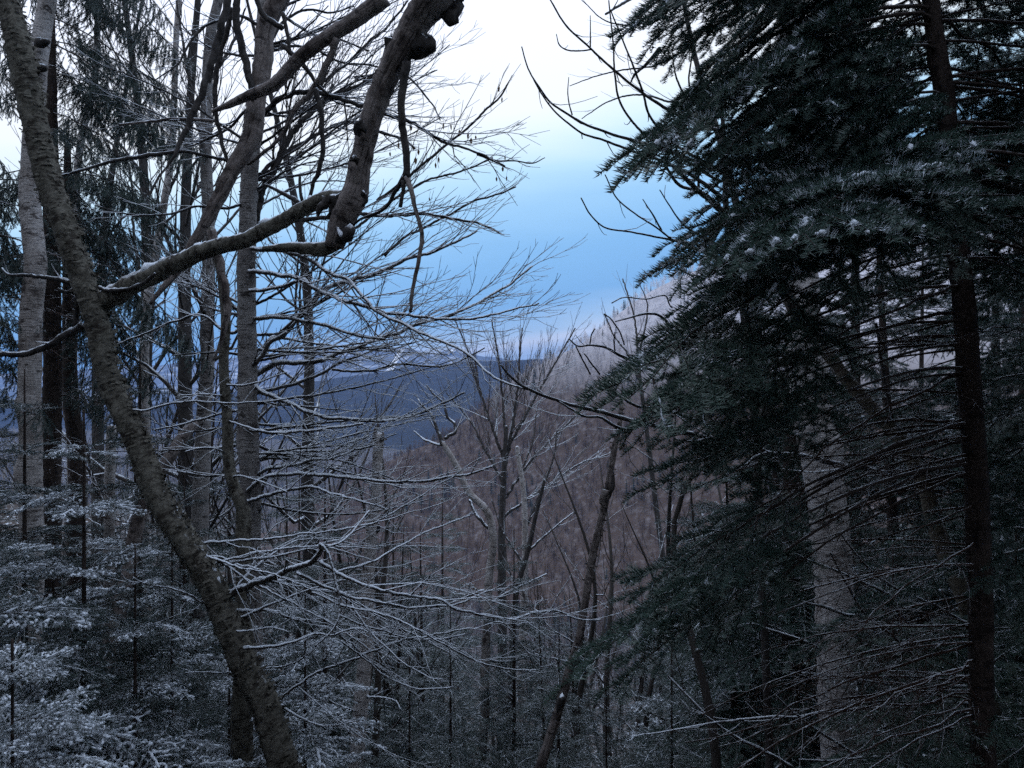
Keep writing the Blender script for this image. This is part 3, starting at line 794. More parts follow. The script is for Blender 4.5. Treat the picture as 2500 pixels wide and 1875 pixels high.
for k, (pix, w, Y, f, sn) in enumerate([
    (zz(600, 0, [(60, 900), (100, 750), (200, 640), (300, 600), (450, 590), (600, 620), (760, 690), (900, 730), (1050, 790), (1180, 860), (1300, 920), (1400, 950), (1550, 1020), (1680, 1080)]), (15, 13, 11, 9, 7, 5), (8.3, 7.4), FAN, 0),
    (zz(600, 0, [(1500, 1000), (1640, 1045), (1750, 1045), (1858, 1060), (1940, 1020)]), (6, 4, 2), (7.5, 7.2), FAN, 0),
    (zz(600, 0, [(60, 1480), (90, 1330), (130, 1200), (200, 1050), (260, 910), (300, 850), (380, 750), (450, 690), (600, 600), (720, 550), (840, 480), (960, 420)]), (18, 16, 15, 13, 11, 8), (8.4, 8.9), FAN, 0),
    (zz(600, 0, [(480, 540), (600, 450), (700, 370), (800, 260), (870, 220), (970, 110), (1050, 0)]), (8, 7, 5), (8.7, 9.2), FAN, 0),
    (zz(600, 0, [(90, 1130), (180, 1050), (280, 970), (380, 920), (500, 850), (650, 800), (760, 800), (860, 850), (1000, 890), (1100, 960)]), (11, 10, 8, 5), (8.4, 9.4), FAN, 0),
    (zz(600, 0, [(700, 500), (1040, 490), (1100, 550), (1170, 630), (1220, 700), (1260, 780)]), (6, 5, 3), (9.0, 8.6), FAN, 0),
    (zz(600, 0, [(850, 1300), (950, 1230), (1060, 1140), (1120, 1080), (1220, 1000), (1300, 930), (1420, 840), (1560, 700), (1640, 630), (1700, 540)]), (8, 7, 6, 4), (8.2, 8.0), FAN, 0),
    (zz(600, 0, [(60, 1530), (300, 1430), (500, 1400), (720, 1380), (900, 1390), (1050, 1380), (1150, 1380), (1300, 1410), (1400, 1430), (1550, 1470), (1650, 1510)]), (12, 10, 9, 7, 5), (8.4, 7.6), FAN, 0),
    (zz(600, 0, [(700, 1480), (900, 1340), (1050, 1230), (1200, 1150), (1400, 1100), (1600, 1020)]), (7, 6, 4), (8.5, 9.0), FAN, 0),
    (zz(600, 0, [(900, 1659), (1000, 1560), (1150, 1480), (1300, 1400), (1480, 1300), (1650, 1250), (1750, 1210)]), (7, 6, 4), (8.6, 8.8), FAN, 0),
    (zz(600, 600, [(30, 20), (250, 30), (400, 80), (500, 150), (640, 210), (720, 300), (800, 390), (900, 450), (1000, 490), (1100, 540), (1200, 580), (1340, 640), (1450, 700), (1560, 800), (1680, 880), (1858, 940)]), (12, 10, 9, 8, 7, 5), (8.2, 6.8), dict(FANL, dens=3.6), .5),
    (zz(600, 600, [(20, 170), (200, 190), (350, 215), (420, 260), (550, 330), (650, 370), (800, 400), (900, 430), (1030, 440), (1180, 455), (1300, 470), (1450, 470), (1600, 440), (1750, 400), (1900, 370)]), (12, 11, 10, 8, 6, 4), (8.2, 7.2), FAN, .6),
    (zz(600, 600, [(20, 290), (180, 280), (280, 250), (370, 220)]), (10, 8), (8.2, 8.0), None, .7),
    (zz(600, 600, [(30, 470), (200, 460), (300, 470), (400, 490), (550, 520), (640, 550), (740, 580), (900, 600)]), (11, 10, 8, 6), (8.3, 7.8), FANL, .5),
    (zz(600, 600, [(40, 800), (130, 650), (250, 560), (380, 430), (470, 340), (540, 280), (700, 220), (900, 160), (1050, 90), (1200, 40), (1380, -30), (1500, -100)]), (18, 16, 14, 11, 8, 4), (8.4, 8.8), FAN, .2),
    (zz(600, 600, [(40, 850), (200, 770), (300, 760), (450, 750), (600, 700), (750, 640), (850, 610), (1000, 570), (1100, 520), (1250, 480), (1400, 420), (1560, 330), (1700, 250), (1858, 130)]), (14, 12, 10, 8, 5), (8.4, 9.4), FAN, .2),
    (zz(600, 600, [(40, 900), (80, 930), (200, 980), (290, 1030), (400, 1080), (500, 1110), (650, 1130), (800, 1140), (900, 1135), (1000, 1120), (1150, 1080), (1300, 1010), (1420, 950)]), (12, 10, 9, 7, 5), (8.3, 7.8), FANL, .8),
    (zz(600, 600, [(20, 1180), (100, 1200), (300, 1205), (500, 1180), (650, 1160), (760, 1150)]), (9, 8, 5), (8.2, 7.6), FANL, .8),
    (zz(600, 600, [(30, 1390), (100, 1370), (200, 1340), (400, 1330), (550, 1320), (650, 1280), (800, 1230)]), (10, 8, 5), (8.3, 8.6), FANL, .9),
    (zz(600, 600, [(30, 1510), (150, 1450), (300, 1430), (450, 1390), (530, 1390), (700, 1330), (830, 1290)]), (10, 8, 5), (8.3, 8.0), FANL, .9),
    (zz(600, 600, [(10, 1600), (130, 1500), (300, 1480), (450, 1490), (600, 1500), (800, 1530), (950, 1540), (1150, 1530), (1300, 1510), (1450, 1490), (1600, 1430)]), (11, 9, 8, 5), (8.2, 7.4), FANL, .9),
    (zz(600, 600, [(10, 1650), (150, 1610), (300, 1580), (430, 1560), (600, 1620), (700, 1650), (900, 1700)]), (9, 8, 5), (8.2, 7.4), FANL, .9),
    (zz(600, 600, [(560, 800), (800, 810), (900, 790), (1000, 770), (1100, 775), (1250, 780), (1400, 740), (1550, 660)]), (7, 6, 3), (8.0, 7.4), FAN, 0),
    (zz(600, 600, [(30, 960), (300, 900), (450, 850), (600, 760), (800, 690), (950, 620)]), (9, 7, 4), (8.3, 8.8), FANL, 0),
    (zz(0, 600, [(1600, 780), (1660, 760), (1740, 640), (1858, 560)]), (14, 12, 9), (8.3, 8.2), FAN, .3),
    (zz(0, 0, [(1720, 200), (1560, 110), (1300, 180), (1150, 420), (1000, 520)]), (9, 7, 3), (8.3, 7.4), FAN, 0),
    (zz(0, 0, [(1640, 660), (1500, 820), (1360, 900), (1200, 960), (1000, 980)]), (8, 6, 3), (8.3, 9.0), FAN, 0),
    (zz(0, 0, [(1600, 1300), (1500, 1340), (1300, 1330), (1100, 1380), (800, 1380), (620, 1330)]), (8, 6, 3), (8.3, 7.6), FAN, 0),
    (zz(600, 0, [(170, 250), (260, 130), (400, 60), (560, 80), (700, 40)]), (8, 6, 4), (8.4, 9.0), FAN, 0),
    (zz(600, 0, [(190, 60), (330, 160), (480, 250), (620, 260), (800, 330)]), (8, 6, 4), (8.4, 9.2), FAN, 0),
    (zz(600, 0, [(130, 330), (300, 300), (450, 320), (600, 400), (780, 420), (900, 440)]), (8, 6, 4), (8.4, 9.2), FAN, 0),
    (zz(0, 600, [(1600, 500), (1500, 560), (1300, 450), (1150, 480), (950, 560), (760, 640)]), (9, 7, 4), (8.3, 8.8), FANL, .4),
    (zz(0, 600, [(1600, 1060), (1400, 1100), (1200, 1150), (1000, 1190)]), (7, 4), (8.3, 8.6), FANL, .8),
]):
    t.branch(pix, w, Y, M_BLACKBARK if not sn else M_TWIGSNOW, fan=f, snow=sn, sides=7, twigmat=M_TWIGSNOW if sn > .6 else M_TWIG, wander=.008)

ra = np.random.RandomState(230)
for k in range(46):
    py = ra.uniform(-60, 1250); x0 = np.interp(py, [0, 150, 350, 620, 900, 1250], [652, 640, 616, 603, 604, 612])
    sgn = 1 if ra.rand() < .72 else -1
    l = ra.uniform(160, 520) * (1 if sgn > 0 else .8)
    sl = ra.uniform(-.75, -.15) if py < 800 else ra.uniform(-.35, .25)
    bow = ra.uniform(-40, 40)
    pix = [(x0 + sgn * l * u_, py + sl * l * u_ + bow * math.sin(u_ * 3.14)) for u_ in np.linspace(0, 1, 7)]
    t.branch(pix, (8, 6, 4, 2.5), (8.4, 8.4 + ra.uniform(-1.0, 2.2)), M_BLACKBARK, fan=FAN if py < 800 else FANL, sides=5, snow=0 if py < 700 else .6, twigmat=M_TWIG if py < 800 else M_TWIGSNOW)

# a few dry leaves still hanging on its twigs
m, n, b = mat_new('dry_leaf'); n.links.new(mixc(n, noise(n, None, 30, 2), (.10, .06, .035), (.16, .10, .06)), b.inputs['Base Color']); M_LEAF = m
for a_, b_ in zz(600, 0, [(1690, 590), (1660, 645), (1640, 575), (1280, 815), (1330, 822), (1385, 860), (1460, 912), (1490, 890), (1680, 1025), (1665, 1095), (1625, 1160), (1690, 1155), (1070, 825), (1030, 970), (1085, 962), (1120, 985), (1250, 1035), (1230, 1072), (990, 942), (935, 998), (1440, 880), (1310, 870), (1100, 1040), (1190, 1290), (960, 1370)]):
    Y = 7.5 + ra.rand() * .4; c = at(a_, b_, Y) - t.off; h = w2r(ra.uniform(11, 20), Y); w_ = h * .45; th = ra.rand() * 3.1; ux, uy = math.cos(th) * w_, math.sin(th) * w_
    V = np.array([(0, 0, h), (ux, uy, h * .25), (ux * .3 - uy * .3, uy * .3 + ux * .3, 0), (-ux, -uy, h * .2), (ux * .7, uy * .7, -h * .55), (-ux * .6, -uy * .6, -h * .5), (uy * .4, -ux * .4, -h)]) + c
    lf = new_mesh('dry_leaf', V, [np.array([[0, 1, 2], [0, 2, 3], [1, 4, 2], [2, 4, 6], [2, 6, 5], [2, 5, 3]])], M_LEAF)
    lo = obj('dry_leaf', lf, t.root)
    g_ = Geo(); g_.tube(np.array([c + (0, 0, h * .9), c + (.002, 0, h * 1.8), c + (.01, .004, h * 3.2)]), np.array([.0012, .0012, .0016]), 3)
    obj('stalk', g_.mesh('stalk', [M_TWIG]), lo)

# ---- stripped dead limb and dark hanging sticks in front of it
t = Tree('dead_snag', 'bare twisted grey dead trunk with peeled streaked wood', 'tree', at(373, 735, 7.2), 24)
t.trunk([(366, 742), (395, 705), (437, 656), (463, 612), (501, 546), (539, 471), (573, 407), (610, 339), (622, 285), (628, 235), (640, 160), (652, 60), (690, -20), (740, -130)], [8, 16, 22, 28, 34, 38, 44, 42, 40, 44, 48], (7.2, 7.6), M_DEAD, to_ground=False, sides=18, rough=.13, knots=6)
t.branch([(940, -6), (860, 53), (790, 95), (724, 150), (660, 211), (618, 228), (570, 250), (518, 272)], [44, 40, 36, 34, 32, 26, 20, 9], (6.9, 7.4), M_DEAD, 'limb', sides=14, rough=.07, amp=.03, label='smooth pale grey dead limb crossing the stems')
t.branch([(822, 94), (800, 150), (780, 195), (760, 225), (715, 272), (690, 330), (640, 376), (604, 402)], [20, 16, 17, 14, 11, 9, 6], (7.0, 7.4), M_DEAD, 'branch', sides=8)
t.branch([(768, 215), (785, 280), (789, 340), (781, 410), (765, 450), (750, 505)], [14, 13, 12, 12, 10, 7], (7.1, 7.2), M_BLACKBARK, 'hanging_branch', sides=7)
t.branch([(645, 450), (690, 470), (720, 490), (745, 510)], [6, 10, 14, 16], (7.2, 7.0), M_BLACKBARK, 'branch', sides=7)
t.branch([(732, 430), (734, 470), (742, 500)], [7, 8, 10], 7.1, M_BLACKBARK, 'stub', sides=6)
t.branch([(565, -20), (543, 57), (509, 181), (482, 256), (445, 331), (430, 370), (407, 412)], [18, 18, 18, 17, 14, 10, 4], (7.3, 7.0), M_BLACKBARK, 'hanging_branch', sides=8)
t.branch([(576, -10), (580, 50), (588, 105), (607, 181), (622, 245)], [17, 18, 18, 18, 15], (7.4, 7.4), M_BLACKBARK, 'hanging_branch', sides=8)
t.branch([(568, 20), (531, 170), (527, 264), (539, 339), (558, 402)], [14, 13, 12, 11, 8], (7.5, 7.4), M_BLACKBARK, 'hanging_branch', sides=7)
t.branch([(555, 392), (490, 375), (430, 370), (370, 380), (290, 390), (200, 415), (130, 435)], [9, 9, 10, 12, 9, 7, 5], (7.4, 7.0), M_BLACKBARK, 'branch', sides=7, fan=dict(levels=2, dens=3, ratio=.3), snow=.4)
t.branch([(290, 385), (284, 370), (275, 352)], [9, 7, 3], 7.2, M_BLACKBARK, 'stub', sides=5)
t.branch([(527, 294), (450, 290), (380, 296), (290, 303)], [9, 8, 6], (7.5, 7.3), M_DEAD, 'branch', sides=6, fan=dict(levels=2, dens=3, ratio=.3))
t.branch([(690, 70), (640, 30), (620, -20)], [14, 12, 10], 7.4, M_BLACKBARK, sides=6)
t.branch([(690, 110), (740, 155), (770, 200), (800, 230)], [14, 12, 9, 6], (7.3, 7.2), M_BLACKBARK, sides=6)
t.branch([(690, 30), (700, 80), (705, 115), (720, 150)], [11, 10, 8, 3], 7.3, M_BLACKBARK, sides=6)

# ---- white birch and dark trunks at the left edge
t = Tree('white_birch', 'stout white paper birch trunk between the dark spruce trunks and the leaning birch', 'tree', foot(70, 8.6), 25)
o, Q, R = t.trunk([(66, 1900), (70, 1650), (74, 1514), (79, 1400), (75, 1203), (75, 1090), (72, 977), (75, 864), (77, 750), (87, 638), (79, 565), (72, 452), (76, 396), (88, 230), (100, 94), (117, 0), (135, -120), (150, -260)], [58, 54, 52, 52, 50, 46, 40, 34], (8.6, 8.8), M_WBIRCH, sides=22, knots=6, rough=.04)
flakes(Q, R, t.rng, 120, .035, M_WBIRCH, 'loose_bark', o)
for py_, px_ in [(98, 98), (160, 92)]:
    t.branch([(px_ - 6, py_ + 2), (px_ + 6, py_), (px_ + 20, py_ + 6)], [22, 22, 12], 8.62, M_BLACKBARK, 'knot', sides=8, rough=.2)

def plain_trunk(name, label, pix, ws, Ys, mat, seed, cat='tree', knots=4, flk=0, sides=16, group=None, extra=None):
    y0 = Ys[0] if not np.isscalar(Ys) else Ys
    t = Tree(name, label, cat, foot(pix[0][0], y0), seed, group)
    o, Q, R = t.trunk(pix, ws, Ys, mat, sides=sides, knots=knots)
    if flk: flakes(Q, R, t.rng, flk, .03, mat, 'loose_bark', o)
    for e in extra or []:
        t.branch(*e[:3], **e[3])
    return t

plain_trunk('thin_birch', 'thin pale birch leaning slightly behind the spruce boughs', [(178, 900), (184, 700), (188, 565), (188, 414), (203, 320), (226, 226), (236, 120), (240, 0), (250, -120)], [18, 17, 16, 15, 13], (13., 13.), M_WBIRCH, 27, sides=12)
plain_trunk('grey_birch', 'pale grey birch standing left of the flecked birch', [(470, 1900), (485, 1400), (490, 1203), (495, 1109), (500, 977), (507, 883), (505, 788), (509, 675), (508, 500), (501, 339), (505, 226), (516, 75), (535, -10), (550, -140)], [44, 40, 36, 32, 30, 26, 24, 22], (11., 11.2), M_GBIRCH, 28, knots=8, flk=120,
            extra=[([(507, 520), (560, 440), (600, 330), (640, 240)], (12, 8, 4), (11, 11.5), dict(fan=FAN)), ([(503, 760), (440, 650), (400, 560), (380, 450)], (12, 9, 4), (11, 11.5), dict(fan=FAN)), ([(504, 380), (470, 250), (450, 120), (430, 0)], (12, 9, 4), (11, 11.4), dict(fan=FAN)),
                   ([(510, 200), (560, 120), (600, 20)], (10, 8, 4), (11, 11.4), dict(fan=FAN))])
plain_trunk('distant_birch', 'slim pale birch seen through the spruce boughs', [(350, 1400), (356, 1100), (352, 900), (362, 720), (385, 600), (400, 500), (418, 380), (425, 240), (430, 100), (440, -60)], [24, 22, 20, 17, 15, 12], (14., 14.), M_WBIRCH, 29, sides=12,
            extra=[([(362, 740), (330, 600), (320, 480)], (9, 5), (14, 14.4), dict(fan=FAN)), ([(400, 500), (440, 400), (470, 280)], (9, 5), (14, 14.4), dict(fan=FAN))])
plain_trunk('short_birch', 'short reddish white birch pole among the snowy firs', [(262, 1900), (266, 1500), (268, 1203), (270, 1110), (272, 1040)], [26, 25, 24, 22], (12., 12.), M_WBIRCH, 30, sides=12)
t = plain_trunk('leaning_dead_trunk', 'dark rotten trunk propped at a slant behind the leaning birch', [(300, 1450), (316, 1393), (328, 1307), (360, 1215), (426, 1097), (455, 1055), (476, 1030)], [36, 35, 32, 30, 28, 24], (9.5, 10.), M_DEAD, 31, knots=6)
plain_trunk('snapped_trunk', 'snapped grey birch trunk with a jagged broken top', [(868, 1900), (882, 1702), (896, 1570), (898, 1420), (909, 1288), (918, 1203), (920, 1146), (924, 1090), (926, 1060)], [38, 34, 32, 28, 26, 25, 25, 26], (8.8, 8.9), M_PBIRCH, 32, knots=6, flk=160,
            extra=[([(918, 1072), (916, 1055), (919, 1036)], (14, 9, 2), 8.85, dict(name='splinter', mat=M_DEAD, sides=6)), ([(931, 1074), (934, 1064), (935, 1055)], (12, 9, 3), 8.85, dict(name='splinter', mat=M_DEAD, sides=6)),
                   (zz(600, 1250, [(770, 1190), (810, 1200), (900, 1200), (980, 1230), (1000, 1280)]), (7, 5, 3), (8.8, 8.4), dict(mat=M_TWIGSNOW, snow=.7, fan=LOWF, twigmat=M_TWIGSNOW)),
                   (zz(600, 1250, [(740, 1310), (660, 1270), (540, 1220), (470, 1090), (380, 1020)]), (5, 3), (8.8, 8.4), dict(mat=M_TWIGSNOW, snow=.7, fan=LOWF, twigmat=M_TWIGSNOW)),
                   (zz(600, 1250, [(810, 170), (860, 100), (850, 70)]), (12, 10, 6), 8.85, dict(name='stub', snow=.9))])
t = plain_trunk('dead_birch', 'slanting dead birch stub with torn dark bark and a spiked top', [(1310, 1900), (1350, 1777), (1373, 1702), (1392, 1627), (1411, 1570), (1424, 1495), (1437, 1420), (1450, 1344), (1466, 1275), (1482, 1205), (1492, 1140), (1502, 1085), (1512, 1040), (1516, 1005), (1517, 985)], [25, 23, 22, 20, 19, 18, 16, 14, 11, 8], (8.0, 8.3), M_DEAD, 33, knots=3, flk=150,
            extra=[([(1515, 1010), (1518, 970), (1519, 938)], (12, 7, 2), 8.3, dict(name='splinter', mat=M_BLACKBARK, sides=6)), ([(1482, 1215), (1495, 1180), (1498, 1150)], (17, 16, 8), 8.2, dict(name='torn_bark', mat=M_BLACKBARK, sides=8, rough=.3, snow=.8)),
                   ([(1480, 1195), (1470, 1225), (1482, 1240)], (16, 14, 6), 8.15, dict(name='torn_bark', mat=M_DEAD, sides=7, rough=.3)), ([(1378, 1700), (1366, 1722), (1360, 1740)], (24, 18, 6), 7.95, dict(name='torn_bark', mat=M_BLACKBARK, sides=7, rough=.3)), ([(1398, 1610), (1408, 1600), (1415, 1585)], (26, 20, 8), 8.0, dict(name='torn_bark', mat=M_BLACKBARK, sides=7, rough=.3))])

# ---- slim trees in the gully, middle of the picture
def gully(name, label, pix, ws, Y, seed, mat, br, cat='tree'):
    t = Tree(name, label, cat, foot(pix[0][0], Y), seed)
    o, Q, R = t.trunk(pix, ws, (Y, Y), mat, sides=12, knots=4)
    for p, w, f, sn in br:
        t.branch(p, w, (Y, Y * 1.04), M_TWIGSNOW if sn else M_BLACKBARK, fan=f, snow=sn, twigmat=M_TWIGSNOW if sn else M_TWIGMID, sides=6)
MF = dict(levels=3, dens=4.0, ratio=.5, ang=(18, 40), lift=.25, rmin=.004, minlen=.2)
gully('forked_birch', 'slim birch with pale forked stems above the gully', [(1170, 1900), (1184, 1740), (1184, 1627), (1188, 1533), (1195, 1400), (1203, 1299), (1190, 1250), (1146, 1203), (1116, 1139), (1090, 1095), (1080, 1080)], [24, 22, 21, 20, 18, 16, 14, 12], 15., 34, M_WBIRCH, [
    (zz(600, 600, [(1285, 1290), (1240, 1180), (1200, 1090), (1130, 1020), (1120, 990)]), (11, 8, 5, 3), MF, 0), (zz(600, 600, [(1300, 1300), (1220, 1280), (1150, 1250), (1090, 1200)]), (8, 6, 3), MF, .4),
    (zz(600, 600, [(1290, 1250), (1360, 1200), (1350, 1150), (1310, 1110), (1290, 1030), (1220, 960), (1170, 900)]), (9, 8, 6, 3), MF, 0), (zz(600, 1250, [(1600, 130), (1500, 20), (1450, -80)]), (9, 7), MF, 0),
    (zz(600, 1250, [(1570, 600), (1700, 520), (1800, 470), (1950, 400)]), (7, 4), LOWF, .8), (zz(600, 1250, [(1555, 950), (1650, 970), (1750, 960), (1858, 930), (2100, 970)]), (7, 4), LOWF, .8), (zz(600, 1250, [(1560, 500), (1450, 540), (1300, 600)]), (6, 3), LOWF, .8)])
gully('fan_birch', 'brown crowned birch whose fine twigs spread like a broom against the hill', [(1225, 1900), (1226, 1500), (1225, 1290), (1228, 1203), (1232, 1120), (1236, 1040)], [26, 22, 18, 15, 12, 9], 24., 35, M_BLACKBARK, [
    ([(1232, 1150), (1250, 1050), (1262, 960), (1268, 880), (1275, 800)], (9, 7, 5, 3), dict(MF, dens=4.6, minlen=.14, wob=.07), 0), ([(1230, 1120), (1190, 1010), (1165, 930), (1140, 850), (1110, 780)], (8, 6, 4, 3), dict(MF, dens=4.6, minlen=.14, wob=.07), 0),
    ([(1234, 1100), (1290, 1000), (1330, 930), (1370, 860), (1405, 800)], (8, 6, 4, 3), dict(MF, dens=4.6, minlen=.14, wob=.07), 0), ([(1230, 1180), (1180, 1090), (1150, 1030), (1090, 960)], (7, 5, 3), dict(MF, dens=4.6, minlen=.14, wob=.07), 0), ([(1233, 1060), (1225, 950), (1215, 860), (1200, 780)], (7, 5, 3), dict(MF, dens=4.6, minlen=.14, wob=.07), 0),
    ([(1230, 1220), (1300, 1120), (1370, 1050), (1430, 990)], (7, 5, 3), dict(MF, dens=4.6, minlen=.14, wob=.07), 0), ([(1228, 1260), (1330, 1190), (1420, 1130), (1480, 1110)], (7, 5, 3), dict(MF, dens=4.6, minlen=.14, wob=.07), 0)])
gully('pale_pole', 'pale slim pole birch below the brown hillside', [(1268, 1900), (1272, 1740), (1274, 1600), (1280, 1430), (1282, 1288), (1278, 1200), (1262, 1090)], [22, 20, 17, 14, 10], 20., 36, M_WBIRCH, [
    ([(1280, 1300), (1320, 1200), (1350, 1120), (1360, 1050)], (7, 5, 3), dict(MF, dens=2.4), 0), ([(1281, 1380), (1230, 1300), (1200, 1220)], (7, 5, 3), dict(MF, dens=2.4), 0), ([(1270, 1150), (1300, 1080), (1310, 1000)], (6, 4, 2), dict(MF, dens=2.4), 0)])
gully('twin_pole', 'thin grey pole leaning in the gully beside the dead birch', [(1236, 1900), (1246, 1700), (1252, 1560), (1262, 1440), (1290, 1340), (1310, 1250), (1330, 1170)], [18, 17, 14, 11, 7], 18., 37, M_BLACKBARK, [
    ([(1290, 1345), (1350, 1290), (1400, 1250)], (6, 3), dict(MF, dens=2.6), 0), ([(1262, 1440), (1240, 1380), (1230, 1300)], (5, 3), dict(MF, dens=2.6), 0)])
gully('hill_oak', 'small leafless tree with crooked dark limbs before the frosted crest', [(1640, 1500), (1610, 1300), (1585, 1100), (1570, 980), (1560, 900), (1556, 850)], [14, 12, 9, 7], 26., 38, M_BLACKBARK, [
    ([(1560, 900), (1555, 820), (1545, 760), (1530, 710), (1520, 680)], (6, 4, 3), dict(MF, dens=2.0), 0), ([(1558, 870), (1575, 800), (1580, 740), (1560, 690)], (5, 4, 2), dict(MF, dens=2.0), 0), ([(1565, 940), (1530, 860), (1500, 820), (1475, 765)], (6, 5, 3), dict(MF, dens=2.0), 0), ([(1568, 960), (1620, 860), (1640, 800)], (5, 3), dict(MF, dens=2.0), 0)])

# ---- right hand hardwoods
t = Tree('paper_birch', 'thick paper birch trunk with horizontal dark flecks beside the fir', 'tree', foot(2058, 7.6), 40)
o, Q, R = t.trunk([(2058, 1900), (2045, 1702), (2040, 1560), (2034, 1400), (2007, 1146), (1981, 1014), (1966, 845), (1958, 675), (1948, 480), (1935, 250), (1925, 0), (1915, -200)], [98, 92, 90, 88, 90, 84, 78, 72, 66, 60, 54], (7.6, 7.8), M_PBIRCH, sides=30, knots=8, rough=.035, step=.04)
flakes(Q, R, t.rng, 320, .045, M_PBIRCH, 'loose_bark', o)
t = Tree('leaning_maple', 'smooth greenish maple stem slanting behind the fir trunk', 'tree', foot(2420, 5.4), 41)
t.trunk([(2440, 1900), (2400, 1640), (2346, 1438), (2320, 1382), (2286, 1288), (2252, 1165), (2226, 1120), (2184, 1052), (2131, 999), (2071, 931), (2026, 871), (1985, 818), (1930, 730), (1880, 640), (1862, 610)], [46, 42, 40, 38, 36, 34, 30, 28, 24, 18], (5.4, 6.2), make_bark('maple_bark', (.15, .135, .105), (.09, .08, .06), (.03, .026, .022), (9, 9, 9), .62, 5, (.55, .9), .8), sides=16, knots=4)
MB = dict(levels=2, dens=3.2, ratio=.42, ang=(25, 45), lift=.25, minlen=.1, rmin=.0016)
t.branch(zz(1800, 600, [(1060, 1600), (1000, 1510), (900, 1460), (700, 1420), (530, 1380), (380, 1360), (200, 1340)]) + zz(1200, 600, [(1610, 1290), (1430, 1250), (1200, 1200), (980, 1150), (800, 1100), (620, 1050), (430, 1000), (250, 935), (160, 880), (100, 820), (60, 770)]), [18, 15, 13, 12, 11, 9, 7, 4], (5.5, 5.2, 5.0), M_BLACKBARK, snow=.95, fan=dict(MB, dens=2.2), twigmat=M_TWIGSNOW, sides=8)
t.branch(zz(1200, 600, [(970, 1160), (880, 1185), (780, 1160), (700, 1110), (600, 1105), (520, 1060), (440, 1010)]), [8, 7, 5, 4], (5.1, 5.0), M_BLACKBARK, snow=.9, fan=dict(MB, dens=2.2), twigmat=M_TWIGSNOW, sides=6)
t.branch(zz(1200, 600, [(1480, 1190), (1330, 1140), (1200, 1090), (1080, 1050), (950, 1040), (860, 990), (760, 920)]), [9, 8, 7, 5], (5.4, 5.2), M_BLACKBARK, snow=.95, fan=dict(MB, dens=2), twigmat=M_TWIGSNOW, sides=6)
t.branch(zz(1200, 600, [(1780, 1345), (1700, 1380), (1640, 1425), (1620, 1400)]), [9, 8, 5, 3], (5.2, 5.1), M_BLACKBARK, snow=.95, sides=6)
t.branch(zz(1200, 600, [(1420, 1245), (1280, 1265), (1180, 1240), (1150, 1195)]), [8, 7, 4, 3], (5.1, 5.1), M_BLACKBARK, snow=.95, sides=6)
t.branch([(2190, 1070), (2177, 1014), (2160, 930), (2139, 788)], [12, 11, 10, 7], (5.8, 5.9), M_BLACKBARK, sides=7, fan=dict(MB, dens=2.2))
t.branch(zz(1550, 550, [(0, 0)]) + [], [1, 1], 6.2) if False else None
t.branch([(1958, 790), (1900, 700), (1870, 655), (1868, 642)], [26, 22, 17, 9], (6.0, 6.0), M_DEAD, 'stub', snow=.9, sides=9)
t.branch([(1890, 690), (1850, 680), (1817, 660)], [11, 10, 6], (6.0, 5.9), M_BLACKBARK, 'stub', snow=.95, sides=7)
t.branch([(1880, 735), (1860, 705), (1840, 690), (1818, 668)], [12, 10, 9, 6], (6.1, 6.0), M_BLACKBARK, 'stub', snow=.95, sides=7)
for pix in [zz(1800, 1250, [(1500, 720), (1340, 640), (1270, 600), (1060, 510), (880, 390), (780, 290), (670, 140)]), zz(1800, 1250, [(1060, 515), (980, 530), (850, 470), (620, 370), (420, 290), (250, 170)]), zz(1800, 1250, [(1500, 1210), (1340, 1100), (1210, 990), (1090, 880), (980, 780), (830, 660), (700, 450), (600, 260)]),
            zz(1800, 1250, [(1500, 1235), (1300, 1240), (1000, 1270), (780, 1275), (540, 1300), (380, 1325), (200, 1325), (0, 1350)]) + zz(1200, 1250, [(1590, 1350), (1380, 1375), (1200, 1410), (1000, 1440)]), zz(1800, 1250, [(1100, 1680), (900, 1610), (760, 1560), (640, 1490), (500, 1400), (380, 1310), (240, 1180)]),
            zz(1800, 1250, [(360, 1659), (200, 1560), (0, 1455)]) + zz(1200, 1250, [(1500, 1400), (1400, 1330), (1300, 1270)]), zz(1800, 1250, [(540, 890), (440, 840), (300, 790), (170, 750), (100, 720), (0, 740)]), zz(1800, 1250, [(880, 670), (700, 660), (560, 610), (430, 580), (350, 540)]),
            zz(1800, 1250, [(1500, 1130), (1300, 1125), (1100, 1115), (900, 1100), (700, 1070), (520, 1055), (420, 1040)]), zz(1800, 1250, [(1500, 1500), (1400, 1515), (1250, 1550), (1050, 1580), (850, 1585), (600, 1610), (400, 1600)])]:
    t.branch(pix, [9, 8, 6, 4], (5.3, 5.0), M_TWIGSNOW, snow=.5, fan=dict(MB, dens=2.6), sides=6, twigmat=M_TWIGSNOW)

